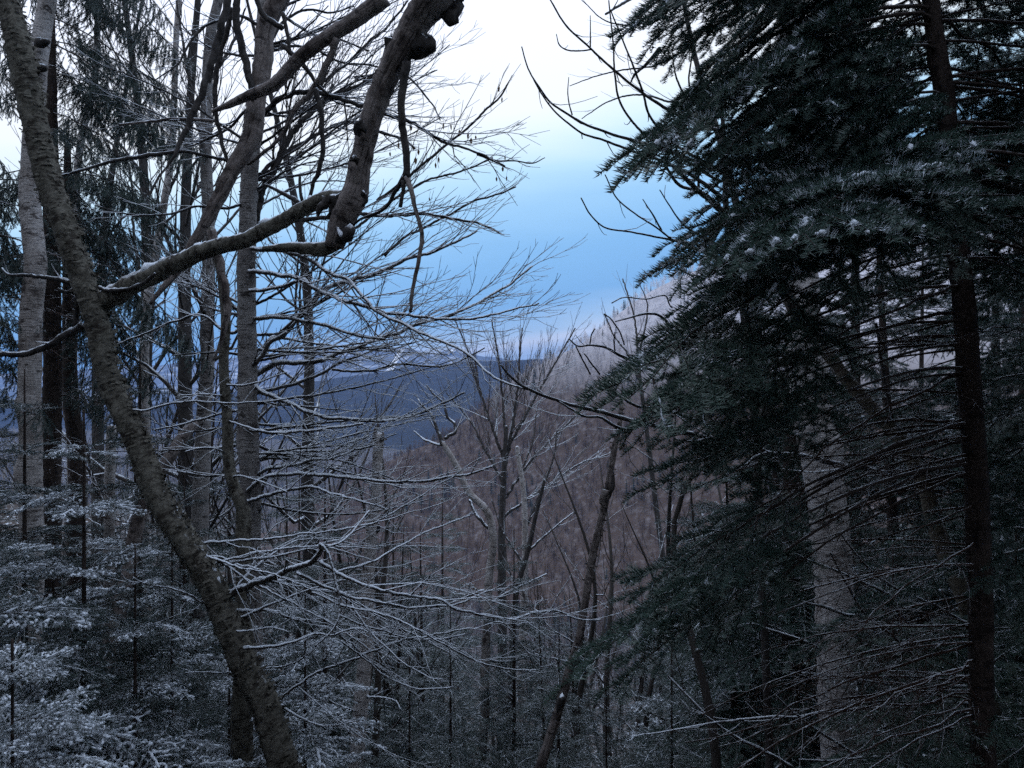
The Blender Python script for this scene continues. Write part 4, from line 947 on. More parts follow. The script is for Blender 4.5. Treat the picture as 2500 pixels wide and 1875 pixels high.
# ---- maple sapling whose twigs stand out against the sky
t = Tree('maple_sapling', 'maple sapling with opposite budded twigs reaching out against the pale sky', 'tree', foot(1830, 6.6), 42)
t.trunk([(1880, 1900), (1860, 1400), (1840, 1000), (1815, 760), (1790, 600), (1775, 530), (1770, 420), (1765, 300), (1755, 180)], [20, 19, 18, 16, 12, 8], (6.6, 6.6), M_BLACKBARK, sides=12, knots=3)
BUD = dict(levels=1, dens=4.0, ratio=.20, ang=(38, 55), lift=.35, minlen=.05, rmin=.0022, wob=.03)
for pix, w in [
    ([(370, -20), (480, 160), (640, 310), (800, 460), (940, 570), (1110, 690), (1300, 790), (1500, 850)], (4, 6, 8, 11)), ([(195, 300), (240, 450), (300, 550), (380, 660), (480, 730), (600, 800), (760, 860), (940, 915), (1200, 1000), (1500, 1110)], (3, 5, 7, 10)),
    ([(240, 450), (320, 600), (400, 710), (500, 800), (600, 870), (720, 905), (880, 965), (1100, 1040), (1400, 1200), (1520, 1300)], (3, 5, 7, 12)), ([(760, 0), (790, 300), (800, 500), (830, 650), (900, 770), (960, 840), (1200, 1000), (1480, 1180)], (3, 5, 6, 9)),
    ([(770, 60), (850, 260), (920, 430), (980, 600), (1020, 740), (1150, 900), (1460, 1100)], (3, 5, 6, 9)), ([(580, 1280), (640, 1390), (730, 1470), (900, 1500), (1050, 1530), (1180, 1555), (1400, 1600), (1600, 1700)], (3, 4, 5, 9)),
    ([(735, 1130), (810, 1280), (940, 1390), (1080, 1480), (1170, 1550), (1400, 1640), (1600, 1760)], (3, 4, 5, 9)), ([(980, 1290), (1050, 1400), (1100, 1490)], (2, 4, 5)), ([(1090, 1230), (1160, 1340), (1240, 1450), (1500, 1600)], (3, 4, 7)),
    ([(1170, 1070), (1240, 1140), (1330, 1220), (1420, 1300), (1560, 1420)], (8, 12, 15, 18)), ([(1335, 990), (1340, 1100), (1343, 1210)], (5, 6, 8)), ([(1130, 1070), (1180, 1160), (1240, 1210), (1340, 1235)], (6, 8, 9)),
    ([(420, 220), (440, 290), (490, 322), (570, 328), (650, 318)], (2, 4, 4)), ([(640, 100), (642, 300)], (2, 4)), ([(500, 500), (495, 620), (520, 740)], (2, 3, 4)), ([(1090, 310), (1010, 410), (930, 480), (900, 540)], (9, 8, 6, 3)), ([(1170, 330), (1190, 470), (1230, 580), (1300, 700)], (3, 5, 7)),
    ([(1300, 350), (1280, 540), (1340, 700)], (4, 5, 7)), ([(740, 90), (850, 20), (900, -10)], (6, 8, 9))]:
    t.branch(zz(1200, 0, pix), w, (5.9, 6.5), M_BLACKBARK, fan=BUD, sides=6, amp=.12)
gully('sky_birch', 'faint fine twigged birch crown behind the maple sapling', [(1900, 1300), (1860, 900), (1820, 600), (1760, 350), (1700, 150), (1660, -40)], [24, 22, 18, 14, 9], 16., 43, M_BLACKBARK, [
    ([(1690, 110), (1600, 160), (1520, 170), (1440, 190), (1390, 210)], (6, 4, 2), dict(MF, dens=2.2, rmin=.003), 0), ([(1740, 280), (1640, 250), (1560, 230), (1480, 250), (1420, 290)], (7, 5, 2), dict(MF, dens=2.2, rmin=.003), 0), ([(1790, 470), (1700, 440), (1640, 430), (1600, 400)], (6, 4, 2), dict(MF, dens=2.2, rmin=.003), 0), ([(1670, 0), (1560, 60), (1480, 50), (1420, 0)], (6, 4, 2), dict(MF, dens=2.2, rmin=.003), 0)])
for k, pix in enumerate([zz(1200, 600, [(1130, 490), (1080, 450), (1000, 440), (950, 450), (880, 470), (800, 490)]), zz(1200, 600, [(1170, 400), (1150, 370), (1130, 325), (1000, 345), (850, 335), (780, 370)]), zz(1200, 600, [(860, 640), (820, 540), (770, 470), (730, 440)]), zz(1200, 600, [(820, 700), (740, 660), (640, 645), (560, 650), (500, 600)]), zz(1200, 600, [(640, 830), (590, 740), (545, 650)]), zz(1200, 600, [(700, 830), (640, 750), (600, 700)]), zz(1200, 600, [(640, 640), (645, 590), (670, 540)]), zz(1200, 600, [(800, 680), (795, 620), (800, 560)])]):
    t.branch([(1800, 1000 + 10 * k), (1700, 960)] + pix if k in (0, 3) else pix, (9, 6, 3) if k in (0, 3) else (4, 3), (6.6, 6.2), M_BLACKBARK, fan=dict(BUD, dens=3), sides=6, snow=.4 if k in (0, 3) else 0)

# ================================================================== conifer boughs
def needles(geo, P, rng, spacing, nl, nw, mat, rows=3, droop=0.0, white=0.0):
    """needles along a shoot P: left and right combs and a top row"""
    d = np.r_[0, np.cumsum(np.linalg.norm(np.diff(P, axis=0), axis=1))]
    k = max(3, int(d[-1] / spacing))
    s = np.linspace(0.0, d[-1], k) + rng.rand(k) * spacing * .5
    p = np.stack([np.interp(s, d, P[:, i]) for i in range(3)], -1)
    T = unit(np.gradient(P, axis=0)); t_ = unit(np.stack([np.interp(s, d, T[:, i]) for i in range(3)], -1))
    side = unit(np.cross(t_, [0, 0, 1.0]) + 1e-6); upv = np.cross(side, t_)
    out = []
    for r in range(rows):
        a = {0: 1, 1: -1, 2: 0}[r % 3]
        dirn = unit(t_ * (.38 + .3 * rng.rand(k, 1)) + side * (a * .95) + upv * ((.22 if a else .9) + .35 * rng.randn(k, 1)) + rng.randn(k, 3) * .12 + np.array([0, 0, -droop]))
        l = nl * rng.uniform(.75, 1.15, (k, 1)) * np.clip((d[-1] * 1.15 - s)[:, None] / (nl * 1.2), .55, 1)
        wv = unit(np.cross(dirn, upv if a else side)) * nw * .5
        q = np.stack([p - wv, p + wv, p + dirn * l], 1)
        if white:                                     # snow caught on the needles, in runs
            run = np.sin(s * rng.uniform(25, 60) + rng.rand() * 6.28) + rng.randn(k) * .5
            msk = run > (np.interp(white, [0, 1], [1.4, -.6]) + (0 if a == 0 else .5))
            if msk.any():
                c = q[msk].mean(1, keepdims=True)
                geo.tris(c + (q[msk] - c) * np.array([1.0, 1.0, 1.0]) + np.array([0, 0, nw * .8]), 2)
            q = q[~msk]
        if len(q): out.append(q)
    if out: geo.tris(np.concatenate(out), mat)

def lump(geo, P, rng, r, mat):
    n_ = len(P)
    env = np.sin(np.linspace(.3, np.pi - .3, n_)) ** .6
    geo.tube(P + np.array([0, 0, r * .55]) + rng.randn(n_, 3) * r * .3, r * env * rng.uniform(.6, 1.3, n_), 5, mat)

def make_bough(name, rng, L=2.0, arch=.10, width=.40, sp1=.075, sp2=.055, nl=.031, nw=.0042, nsp=.0055, bare=.22, snow=0.0, hang=0.0, rows=3, wr=.011, mats=None, tipw=.12, srad=.011, wn=.5):
    """one bough; its chord runs along +X from 0 to L"""
    g = Geo()
    n_ = 16
    u = np.linspace(0, 1, n_)
    ax = np.stack([u * L, np.cumsum(rng.randn(n_)) * .012 * L * (u > 0), arch * L * 4 * u * (1 - u) * (1 - .35 * u)], -1)
    ax[:, 1] -= u * ax[-1, 1]
    g.tube(ax, np.linspace(wr, .003, n_), 5, 0)
    def point(P, t):
        d = np.r_[0, np.cumsum(np.linalg.norm(np.diff(P, axis=0), axis=1))]; s = t * d[-1]
        j = int(np.clip(np.searchsorted(d, s), 1, len(d) - 1)); f = (s - d[j-1]) / (d[j] - d[j-1] + 1e-9)
        return P[j-1] * (1 - f) + P[j] * f, unit(P[j] - P[j-1])
    def shoot(p, D, l, k, hg, rad):
        uu = np.linspace(0, 1, k)[:, None]
        P = p + D * uu * l + np.array([0, 0, -1.0]) * hg * l * uu ** 1.6 + rng.randn(k, 3) * .015 * l * (uu > 0)
        g.tube(P, np.linspace(rad, .0012, k), 3, 0)
        return P
    def clothe(P, allow=True):
        snowy = rng.rand() < snow
        needles(g, P, rng, nsp, nl, nw, 1, rows, .15 * hang, wn if snowy else 0.0)
        if allow and snowy and hang < .3 and rng.rand() < .45:
            for _ in range(2):
                u0 = rng.rand() * .7; q_ = catmull(P, 24)[int(u0 * 24):int(u0 * 24) + rng.randint(5, 12)]
                if len(q_) > 3: lump(g, q_[::2] if len(q_) > 7 else q_, rng, srad * rng.uniform(.5, 1.3), 2)
    clothe(ax[int(n_ * (bare + .15)):])
    m1 = int(L * (1 - bare) / sp1)
    sd = 1
    for i in range(m1):
        t = bare + (1 - bare) * (i + rng.rand() * .6) / m1
        sd = -sd
        p, T = point(ax, min(t, .99))
        prof = min(1, .45 + 2.2 * (t - bare)) * (1 - t) ** .65 + tipw * .5
        l1 = L * width * prof * rng.uniform(.7, 1.15)
        side = np.array([0, sd, 0.0])
        D = unit(T * rng.uniform(.65, 1.0) + side * .85 + np.array([0, 0, .10 * rng.randn() + .02]))
        P1 = shoot(p, D, l1, 7, .12 + hang * rng.uniform(.4, 1.0), .0042)
        b1 = .22 if l1 > .3 else 0
        clothe(P1[int(7 * b1):])
        m2 = int(l1 * (1 - b1) / sp2)
        s2 = 1
        for j in range(m2):
            t2 = b1 + (1 - b1) * (j + rng.rand() * .5) / max(m2, 1)
            s2 = -s2
            q, T1 = point(P1, min(t2, .98))
            l2 = (l1 * .42 * (1 - t2) + .055) * rng.uniform(.65, 1.2)
            sv = unit(np.cross(T1, [0, 0, 1.0])) * s2
            D2 = unit(T1 * .85 + sv * .75 + np.array([0, 0, .12 * rng.randn() - .5 * hang]))
            P2 = shoot(q, D2, l2, 4, .08 + hang * .5, .0022)
            clothe(P2)
            if l2 > .16:
                for t3 in (.35, .55, .75):
                    q3, T2 = point(P2, t3)
                    for s3 in (1, -1):
                        sv3 = unit(np.cross(T2, [0, 0, 1.0])) * s3
                        clothe(shoot(q3, unit(T2 * .85 + sv3 * .7 + np.array([0, 0, -.4 * hang])), l2 * .42 * (1 - .5 * t3), 3, .05, .0016), False)
    return g.mesh(name, mats)

def make_dead_bough(name, rng, L=1.6):
    g = Geo()
    u = np.linspace(0, 1, 12)
    ax = np.stack([u * L, np.cumsum(rng.randn(12)) * .012 * L, .05 * L * 4 * u * (1 - u)], -1); ax[:, 1] -= u * ax[-1, 1]
    g.tube(ax, np.linspace(.009, .0025, 12), 5, 0)
    grow(g, ax, .008, .002, rng, 3, dens=12, ratio=.38, ang=(35, 62), plane=np.array([0, 0, 1.]), lift=-.10, npts=4, start=.12, wob=.12, rmin=.0011, minlen=.03)
    return g.mesh(name, [M_DEADTWIG])

rng = np.random.RandomState(77)
FM = [M_DARKBARK, M_FIR, M_SNOW]; SM = [M_DARKBARK, M_SPRUCE, M_SNOW]
FIR = [make_bough('bough', rng, 2.0, .09, .36, .085, .07, nl=.040, nw=.0052, nsp=.0062, snow=.22, mats=FM, srad=.006, wn=.22, tipw=.34) for _ in range(4)]
FIRS = [make_bough('bough', rng, 2.0, .10, .36, .085, .07, nl=.040, nw=.0052, nsp=.0062, snow=.6, mats=FM, srad=.009, wn=.42, tipw=.34) for _ in range(2)]
FIRX = [make_bough('bough', rng, 2.0, .10, .36, .085, .07, nl=.036, nw=.0052, nsp=.0062, snow=.55, mats=FM, srad=.010, wn=.5, tipw=.3) for _ in range(2)]
FIRB = [make_bough('bough', rng, 2.0, .08, .40, .085, .07, nl=.040, nw=.0052, nsp=.0062, bare=.52, snow=.22, mats=FM, srad=.006, wn=.22, tipw=.34) for _ in range(3)]
YNG = [make_bough('bough', rng, 1.0, .08, .45, .055, .05, nl=.022, nw=.0036, nsp=.0055, bare=.08, snow=.14, mats=SM, wr=.006, srad=.008) for _ in range(4)]
YNGS = [make_bough('bough', rng, 1.0, .10, .48, .055, .05, nl=.022, nw=.0034, nsp=.0055, bare=.06, snow=.9, mats=SM, wr=.006, srad=.014, wn=.8) for _ in range(3)]
SPR = [make_bough('bough', rng, 2.6, .07, .34, .07, .075, nl=.026, nw=.007, nsp=.0085, bare=.18, snow=.25, wn=.25, hang=.75, mats=SM, srad=.014) for _ in range(4)]
DEADB = [make_dead_bough('dead_bough', rng) for _ in range(3)]

def place_bough(parent, off, protos, L0, base, tip, rng, roll=.25, name='bough', stretch=1.0):
    base, tip = np.array(base, float), np.array(tip, float)
    X = unit(tip - base); Z = np.array([0, 0, 1.0]); Y_ = unit(np.cross(Z, X)); Z = np.cross(X, Y_)
    a = rng.randn() * roll
    Y2 = Y_ * math.cos(a) + Z * math.sin(a); Z2 = np.cross(X, Y2)
    s = np.linalg.norm(tip - base) / L0
    M_ = Matrix([[X[i] * s, Y2[i] * s * stretch, Z2[i] * s, 0] for i in range(3)] + [[0, 0, 0, 1]])
    M_.translation = Vector([float(v) for v in (base - off)])
    o = obj(name, protos[rng.randint(len(protos))], parent, kind='stuff')
    o.matrix_local = M_
    return o

# ---- the big near fir
t = Tree('balsam_fir', 'big dark near fir with a straight brown trunk and long drooping boughs', 'tree', foot(2405, 4.2), 50)
FT = [(2402, 1900), (2399, 1815), (2395, 1627), (2393, 1476), (2387, 1288), (2383, 1165), (2373, 1014), (2365, 901), (2354, 751), (2343, 638), (2325, 480), (2316, 377), (2305, 226), (2286, 113), (2272, 0), (2250, -200), (2225, -450)]
o, Q, R = t.trunk(FT, [58, 56, 55, 54, 52, 50, 48, 44, 38, 32], (4.2, 4.2), M_DARKBARK, sides=20, knots=6, rough=.05, step=.03)
def fir_base(py):
    F = np.array(FT, float); o_ = np.argsort(F[:, 1])
    return at(np.interp(py, F[o_, 1], F[o_, 0]), py, 4.2)
rb = np.random.RandomState(51)
# base height on trunk, tip pixel, tip distance
B1 = [(-380, 1575, -60, 3.5), (-340, 1600, 30, 4.2), (-260, 1550, 50, 3.3), (-180, 1620, 160, 4.6), (-150, 1590, 90, 3.9), (-60, 1700, 190, 3.4), (-30, 1650, 250, 4.0), (20, 1545, 415, 3.3), (60, 1580, 370, 3.8), (100, 1630, 400, 4.3), (120, 1770, 380, 3.2), (160, 1730, 420, 5.0), (230, 1810, 450, 3.6),
      (250, 1640, 675, 3.4), (300, 1720, 570, 4.0), (330, 1670, 610, 4.6), (380, 1780, 680, 3.1), (430, 1880, 640, 5.0), (470, 1940, 570, 3.3),
      (540, 1495, 935, 3.5), (560, 1570, 900, 4.0), (620, 1640, 950, 3.9), (700, 1660, 990, 3.4), (760, 1520, 1060, 4.4), (840, 1650, 1090, 3.8),
      (900, 1620, 1180, 3.5), (1030, 1540, 1470, 3.6), (1060, 1660, 1380, 4.4), (1130, 1410, 1640, 3.6), (1150, 1580, 1540, 4.2)]
for py, tx, ty, Y in B1:
    snowy = 230 <= py <= 600 and rb.rand() < .75
    place_bough(t.root, t.off, FIRS if snowy else (FIRB if py > 520 else FIR), 2.0, fir_base(py), at(tx, ty, Y), rb, .2)
    for q_ in range(2 if py < 500 else 1):
        place_bough(t.root, t.off, (FIR if rb.rand() < .7 else FIRS) if py < 500 else FIRB, 2.0, fir_base(py + rb.uniform(-30, 30)), at(tx + rb.uniform(30, 260) + 130 * q_, ty + rb.uniform(-40, 60), Y + rb.uniform(-.5, 1.0)), rb, .35)
for py, tx, ty, Y in [(400, 1760, 650, 2.9), (430, 1930, 600, 2.7), (450, 2090, 560, 2.7), (520, 1830, 690, 3.1)]:    # laden boughs coming forward
    place_bough(t.root, t.off, FIRX, 2.0, fir_base(py), at(tx, ty, Y), rb, .15)
for k in range(66):                                       # the rest of the whorls, all round the trunk
    py = -420 + 1080 * rb.rand()
    a = rb.uniform(-1.5, 2.2)                             # mostly to the right and away
    l = rb.uniform(1.0, 1.9) * (1 if py > -200 else .8)
    b_ = fir_base(py)
    if abs(a) > 1.9: l *= .75
    tip = b_ + np.array([math.cos(a) * l, math.sin(a) * l * (.75 if math.sin(a) < 0 else 1), -l * rb.uniform(.12, .5)])
    if tip[1] < 2.3: tip[1] = 2.3
    place_bough(t.root, t.off, FIR if rb.rand() < .85 else FIRS, 2.0, b_, tip, rb, .3)
for k in range(60):                                       # dry lower boughs
    py = rb.uniform(640, 1750)
    a = rb.uniform(1.9, 3.85)
    l = rb.uniform(.7, 1.7)
    b_ = fir_base(py)
    tip = b_ + np.array([math.cos(a) * l, math.sin(a) * l * .7, -l * rb.uniform(.05, .45)])
    if tip[1] < 3.3: tip[1] = 3.3
    place_bough(t.root, t.off, DEADB, 1.6, b_, tip, rb, .4, 'dead_bough')

def conifer(name, label, x, y, H, r0, protos, L0, whorls, seed, base_frac=.12, maxl=.26, droop=.35, per=6, mat=None, group=None, lean=(0, 0), cat='tree', z=None, dead=0, power=.75, minl=.15):
    rg = np.random.RandomState(seed)
    z0 = float(gz(x, y)) if z is None else z
    root = thing(name, label, cat, (x, y, z0), group)
    P = np.array([[0, 0, -.2], [lean[0] * .3, lean[1] * .3, H * .35], [lean[0] * .7, lean[1] * .7, H * .7], [lean[0], lean[1], H]])
    me, Q, R = trunk_mesh('trunk', P, np.array([r0, r0 * .75, r0 * .42, .006]), mat or M_DARKBARK, rg, 12, .05, .12, 3)
    obj('trunk', me, root)
    for i in range(whorls):
        f = base_frac + (1 - base_frac) * (i + .3) / whorls
        c = Q[int(f * (len(Q) - 1))]
        for j in range(per):
            a = j / per * 6.283 + i * 2.1 + rg.randn() * .25
            l = H * maxl * (1 - f) ** power * rg.uniform(.75, 1.15) + minl
            tip = c + np.array([math.cos(a) * l, math.sin(a) * l, l * (-droop * (1 - f) + .15 * f + rg.randn() * .08)])
            place_bough(root, np.zeros(3), protos, L0, c + np.array([0, 0, rg.randn() * .05]), tip, rg, .25)
    for i in range(dead):
        f = rg.uniform(.05, base_frac + .05); c = Q[int(f * (len(Q) - 1))]; a = rg.rand() * 6.28; l = H * maxl * rg.uniform(.4, .8)
        place_bough(root, np.zeros(3), DEADB, 1.6, c, c + np.array([math.cos(a) * l, math.sin(a) * l, -l * .2]), rg, .4, 'dead_bough')
    return root

# ---- spruces with hanging boughs at the left
def left_spruce(name, label, pix, ws, Y, seed, boughs, nrand, xr):
    t = Tree(name, label, 'tree', foot(pix[0][0], Y), seed)
    t.trunk(pix, ws, (Y, Y), M_DARKBARK, sides=14, knots=3, rough=.05)
    F = np.array(pix, float); o_ = np.argsort(F[:, 1])
    bp = lambda py: at(np.interp(py, F[o_, 1], F[o_, 0]), py, Y)
    for py, tx, ty, dy in boughs:
        place_bough(t.root, t.off, SPR, 2.6, bp(py), at(tx, ty, Y + dy), t.rng, .2)
    for k in range(nrand):
        py = t.rng.uniform(*xr); a = t.rng.rand() * 6.28; l = t.rng.uniform(1.2, 2.4)
        b_ = bp(py)
        place_bough(t.root, t.off, SPR, 2.6, b_, b_ + np.array([math.cos(a) * l, math.sin(a) * l, -l * t.rng.uniform(.2, .6)]), t.rng, .2)
    for k in range(8):
        py = t.rng.uniform(500, 1400); a = t.rng.uniform(-1.2, 1.2); l = t.rng.uniform(.8, 2.0); b_ = bp(py)
        place_bough(t.root, t.off, DEADB, 1.6, b_, b_ + np.array([math.cos(a) * l, math.sin(a) * l, -l * .35]), t.rng, .3, 'dead_bough')
left_spruce('red_spruce', 'tall dark spruce with shaggy hanging boughs right of the white birch', [(118, 1900), (122, 1476), (126, 1050), (128, 864), (126, 600), (122, 300), (120, 113), (118, 0), (116, -250)], [50, 46, 42, 38, 34, 28, 20], 10.5, 60,
            [(-200, 420, 60, -.6), (-150, 430, 130, .5), (-60, 490, 170, -.4), (-20, 380, 130, .8), (40, 470, 300, -.3), (60, 330, 200, .6), (100, 480, 420, -.5), (140, 300, 330, .4), (190, 510, 380, .3), (250, 250, 350, -.5), (300, 400, 560, .2), (330, 320, 600, -.4), (380, 470, 590, .5), (480, 330, 740, -.3), (520, 390, 700, .6), (560, 520, 900, -.4), (600, 470, 850, .3), (640, 360, 880, .2), (-100, 300, 80, -.2), (-240, 330, 0, .2),
             (420, 260, 560, .3), (700, 420, 1010, .2), (780, 330, 1080, -.3)], 26, (-240, 700))
left_spruce('slim_spruce', 'slim dark spruce trunk just right of the taller spruce', [(190, 1900), (187, 1300), (185, 1090), (173, 977), (170, 788), (168, 640), (166, 500), (165, 350)], [44, 42, 38, 30, 26, 14], 11.5, 61,
            [(520, 290, 650, -.3), (600, 60, 760, -.3), (700, 300, 860, .3), (820, 330, 960, -.3), (900, 60, 1000, -.5), (960, 300, 1080, .2)], 8, (400, 950))
left_spruce('edge_spruce', 'spruce with dark hanging boughs reaching in beside the white birch', [(-150, 1900), (-150, 1000), (-150, 500), (-150, 0), (-150, -200)], [50, 44, 36, 26, 14], 9.0, 62,
            [(100, 40, 280, -.4), (0, 60, 170, .5), (250, 50, 470, -.2), (330, 30, 560, .5), (420, 60, 690, -.4), (520, 80, 760, .3), (640, 90, 940, -.3), (700, 20, 880, .3), (760, 120, 1060, -.5), (-100, 30, 80, .3)], 10, (0, 900))

# ---- snow dusted young firs on the slope
YL = 'young firs on the slope'
def young(px, py_top, Y, H_over=None, seed=0, label='', w=.30, protos=None, per=6, wh=None, name='young_fir', lean=(0, 0)):
    p = at(px, py_top, Y); z0 = float(gz(p[0], Y)); H = p[2] - z0
    conifer(name, label, p[0], Y, H, max(.015, H * .009), protos or YNG, 1.0, wh or int(np.clip(H * 2.6, 7, 16)), seed, .10, w, .35, per, group=YL, lean=lean, cat='fir')
young(30, 1560, 3.6, seed=1, label='small fir bowed under thick white snow beside the white birch foot', w=.55, protos=YNGS, wh=9, per=8)
young(-60, 1080, 5.2, seed=2, protos=YNG + YNGS, label='frosted young fir in front of the white birch trunk', w=.40, per=7)
young(205, 1000, 6.0, seed=3, protos=YNG + YNGS, label='snow dusted young fir between the white birch and the leaning birch', w=.34, per=7)
young(60, 900, 7.4, seed=4, label='taller frosted fir behind the white birch', w=.3)
young(330, 1330, 6.0, seed=5, protos=YNG + YNGS, label='snowy young fir at the foot of the leaning birch', w=.36, per=7)
young(560, 1470, 7.5, seed=6, protos=YNG + YNGS, label='young fir with white tipped shoots behind the leaning birch foot', w=.34)
young(745, 1420, 7.4, seed=7, label='heavily snowed young fir between the leaning birch and the snapped trunk', w=.40, protos=YNGS, per=8)
young(450, 1150, 9.5, seed=8, label='dark young fir behind the slanting rotten trunk', w=.28)
young(130, 1180, 9.6, seed=31, label='dense frosted fir between the two spruce trunks', w=.3)
young(-20, 700, 12., seed=32, label='tall grey green fir at the back left of the white birch', w=.22)
young(330, 960, 13., seed=33, label='frosted fir behind the fork of the leaning birch', w=.24)
young(420, 1270, 8.2, seed=34, protos=YNG + YNGS, label='snow tipped fir between the leaning birch and the slender stem', w=.34)
young(560, 1010, 17., seed=35, label='dusky fir behind the slender crooked stem', w=.24)
young(1000, 1600, 8.5, seed=9, label='dark shaded fir below the snow laden birch branches', w=.36, protos=YNG)
young(1100, 1480, 12., seed=10, label='dusky fir in the gully behind the forked birch', w=.30)
young(1255, 1285, 15., seed=12, label='dark fir clump between the pale poles in the gully', w=.26)
young(1640, 1560, 7.5, seed=13, label='snow flecked fir under the drooping fir boughs', w=.36)
young(1480, 1640, 9.0, seed=14, label='small grey green fir beside the dead birch foot', w=.34)
young(1700, 1330, 10.5, seed=15, label='snow topped fir seen below the near fir boughs', w=.3, protos=YNGS)
young(2180, 1330, 7.0, seed=16, label='dark fir between the paper birch and the near fir trunk', w=.3)
young(2240, 1560, 6.0, seed=17, label='low fir flecked with snow right of the paper birch', w=.4)
young(2480, 1230, 7.0, seed=18, label='shaded fir right of the near fir trunk', w=.3)
young(1880, 1180, 11., seed=19, label='snowy fir glimpsed left of the paper birch', w=.28, protos=YNGS)
young(830, 1250, 16., seed=20, label='grey green fir behind the snapped trunk', w=.24)
young(700, 1080, 19., seed=21, label='frosted fir standing behind the fans of twigs', w=.22)
young(960, 1180, 24., seed=22, label='small dark fir in the gully below the hill', w=.22)
young(1080, 1150, 34., seed=23, label='dark fir patch under the brown hillside', w=.22)

# ---- tall firs closing the wood on the right, then unseen ones added for shade
def big(x, y, H, seed, label, group='tall firs of the surrounding wood', protos=None, L0=2.6, **k):
    return conifer('tall_fir', label, x, y, H, .13, protos or SPR, L0, 17, seed, .08, .19, .45, 7, group=group, dead=6, **k)
big(5.4, 7.4, 12, 101, 'tall fir behind the near fir, filling the gap by the paper birch')
big(7.4, 9.2, 13, 102, 'tall fir farther back behind the near fir trunk')
big(5.2, 12.5, 12, 103, 'tall fir deep behind the paper birch')
big(8.9, 12.5, 15, 104, 'far tall fir at the dark edge of the wood')
big(3.5, 5.0, 10, 106, 'dark fir crowding the near fir from its outer side', protos=FIR, L0=2.0)
big(3.3, 9.4, 9.6, 108, 'dark fir filling the gap between the paper birch and the near fir', protos=FIR, L0=2.0)
big(6.0, 6.4, 12, 109, 'dark fir at the outer edge of the wood', protos=FIR, L0=2.0)
big(2.9, 8.6, 7.6, 107, 'middle sized dark fir behind the slanting maple stem', protos=FIR, L0=2.0)

big(6.6, 10.6, 12, 112, 'fir with low boughs behind the far side of the near fir', protos=FIR, L0=2.0)
big(8.2, 14, 13, 113, 'fir with low boughs deep in the dark wood', protos=FIR, L0=2.0)
big(5.6, 16, 13, 114, 'tall fir deep behind the slanting maple', protos=FIR, L0=2.0)
GC = 'unseen tall firs added round the viewer for shade'  # out-of-view firs added to block sky light from behind and beside
for k, (x, y) in enumerate([(-3.6, -1.6), (-.4, -4.2), (-6.2, -4.6), (6.2, -4.6), (-5.0, 1.4), (-7.6, 4.4), (.6, -8), (-4, -9), (4.4, -9), (-9, .2), (9, -1), (-10.5, 7.5)]):
    big(x, y, 14 + (k * 37 % 5), 120 + k, 'unseen tall fir added round the viewer to shade the wood', GC)
for k in range(20):  # outer ring of added firs, shutting out more sky light
    a = math.radians(75 + 210 * (k + .5) / 20); d_ = 11.5 + (k * 53 % 7)
    conifer('tall_fir', 'unseen tall fir added round the viewer to shade the wood', d_ * math.sin(a) * .95, d_ * math.cos(a), 16 + (k * 29 % 5), .15, SPR, 2.6, 11, 150 + k, .10, .23, .45, 6, group=GC)

# ================================================================== mid distance leafless trees
def bare_proto(name, label, seed, H, lv=3, dens=1.5, rmin=.007, mat=None, tm=None, spread=.34, narrow=False):
    rg = np.random.RandomState(seed)
    root = thing(name, label, 'tree', (0, -500, 60))
    P = np.array([[0, 0, -.5], [rg.randn() * .1, rg.randn() * .1, H * .3], [rg.randn() * .3, rg.randn() * .3, H * .65], [rg.randn() * .4, rg.randn() * .4, H]])
    me, Q, R = trunk_mesh('trunk', P, np.array([H * .0105, H * .0085, H * .005, H * .001]), mat or M_BLACKBARK, rg, 8, .05, .25, 2)
    obj('trunk', me, root)
    geo = Geo()
    nb = int(H * 1.6)
    for i in range(nb):
        f = .22 + .75 * (i + rg.rand()) / nb
        c = Q[int(f * (len(Q) - 1))]; a = i * 2.4 + rg.randn() * .4
        l = H * spread * (1.08 - f) * rg.uniform(.7, 1.2) + .3
        upw = rg.uniform(.5, 1.1)
        u = np.linspace(0, 1, 6)[:, None]
        D = np.array([math.cos(a), math.sin(a), upw])
        B = c + D * u * l * .75 + np.array([0, 0, .35 * l]) * u ** 2 + np.cumsum(rg.randn(6, 3), axis=0) * .03 * l * (u > 0)
        r = H * .004 * (1.1 - f)
        geo.tube(B, np.linspace(r, rmin, 6), 4)
        grow(geo, B, r, rmin, rg, lv - 1, dens=dens, ratio=.5, ang=(20, 45), lift=.22, npts=5, rmin=rmin, minlen=.25, wob=.06)
    obj('crown', geo.mesh('crown', [tm or M_TWIGMID]), root, kind='stuff')
    return root
GM = 'leafless trees of the middle slope'
M_BROWNTW = make_twig('brown_twig_bark', (.085, .062, .055), (.15, .115, .10), .6, .95, 1.0, 1.2)
KIND = ['frosted grey leafless tree with a dark trunk', 'brown leafless tree with a dark trunk', 'leafless white stemmed birch', 'tall thin frosted leafless tree']
PR = [bare_proto('bare_tree', KIND[i], 200 + i, 11 + i, rmin=.007, mat=M_WBIRCH if i == 2 else None, tm=M_BROWNTW if i in (1, 2) else None, spread=.24 if i == 3 else .34) for i in range(4)]
rg = np.random.RandomState(9)
def put(proto, i, x, y, s, label=None, group=GM, tilt=.05):
    if proto.get('used'):
        return copy_tree(proto, (x, y, float(gz(x, y))), rg.rand() * 6.28, s, label, group, (rg.randn() * tilt, rg.randn() * tilt))
    proto['used'] = 1
    proto.location = (x, y, float(gz(x, y))); proto.scale = (s,) * 3; proto['group'] = group
    if label: proto['label'] = label
    return proto
i = 0
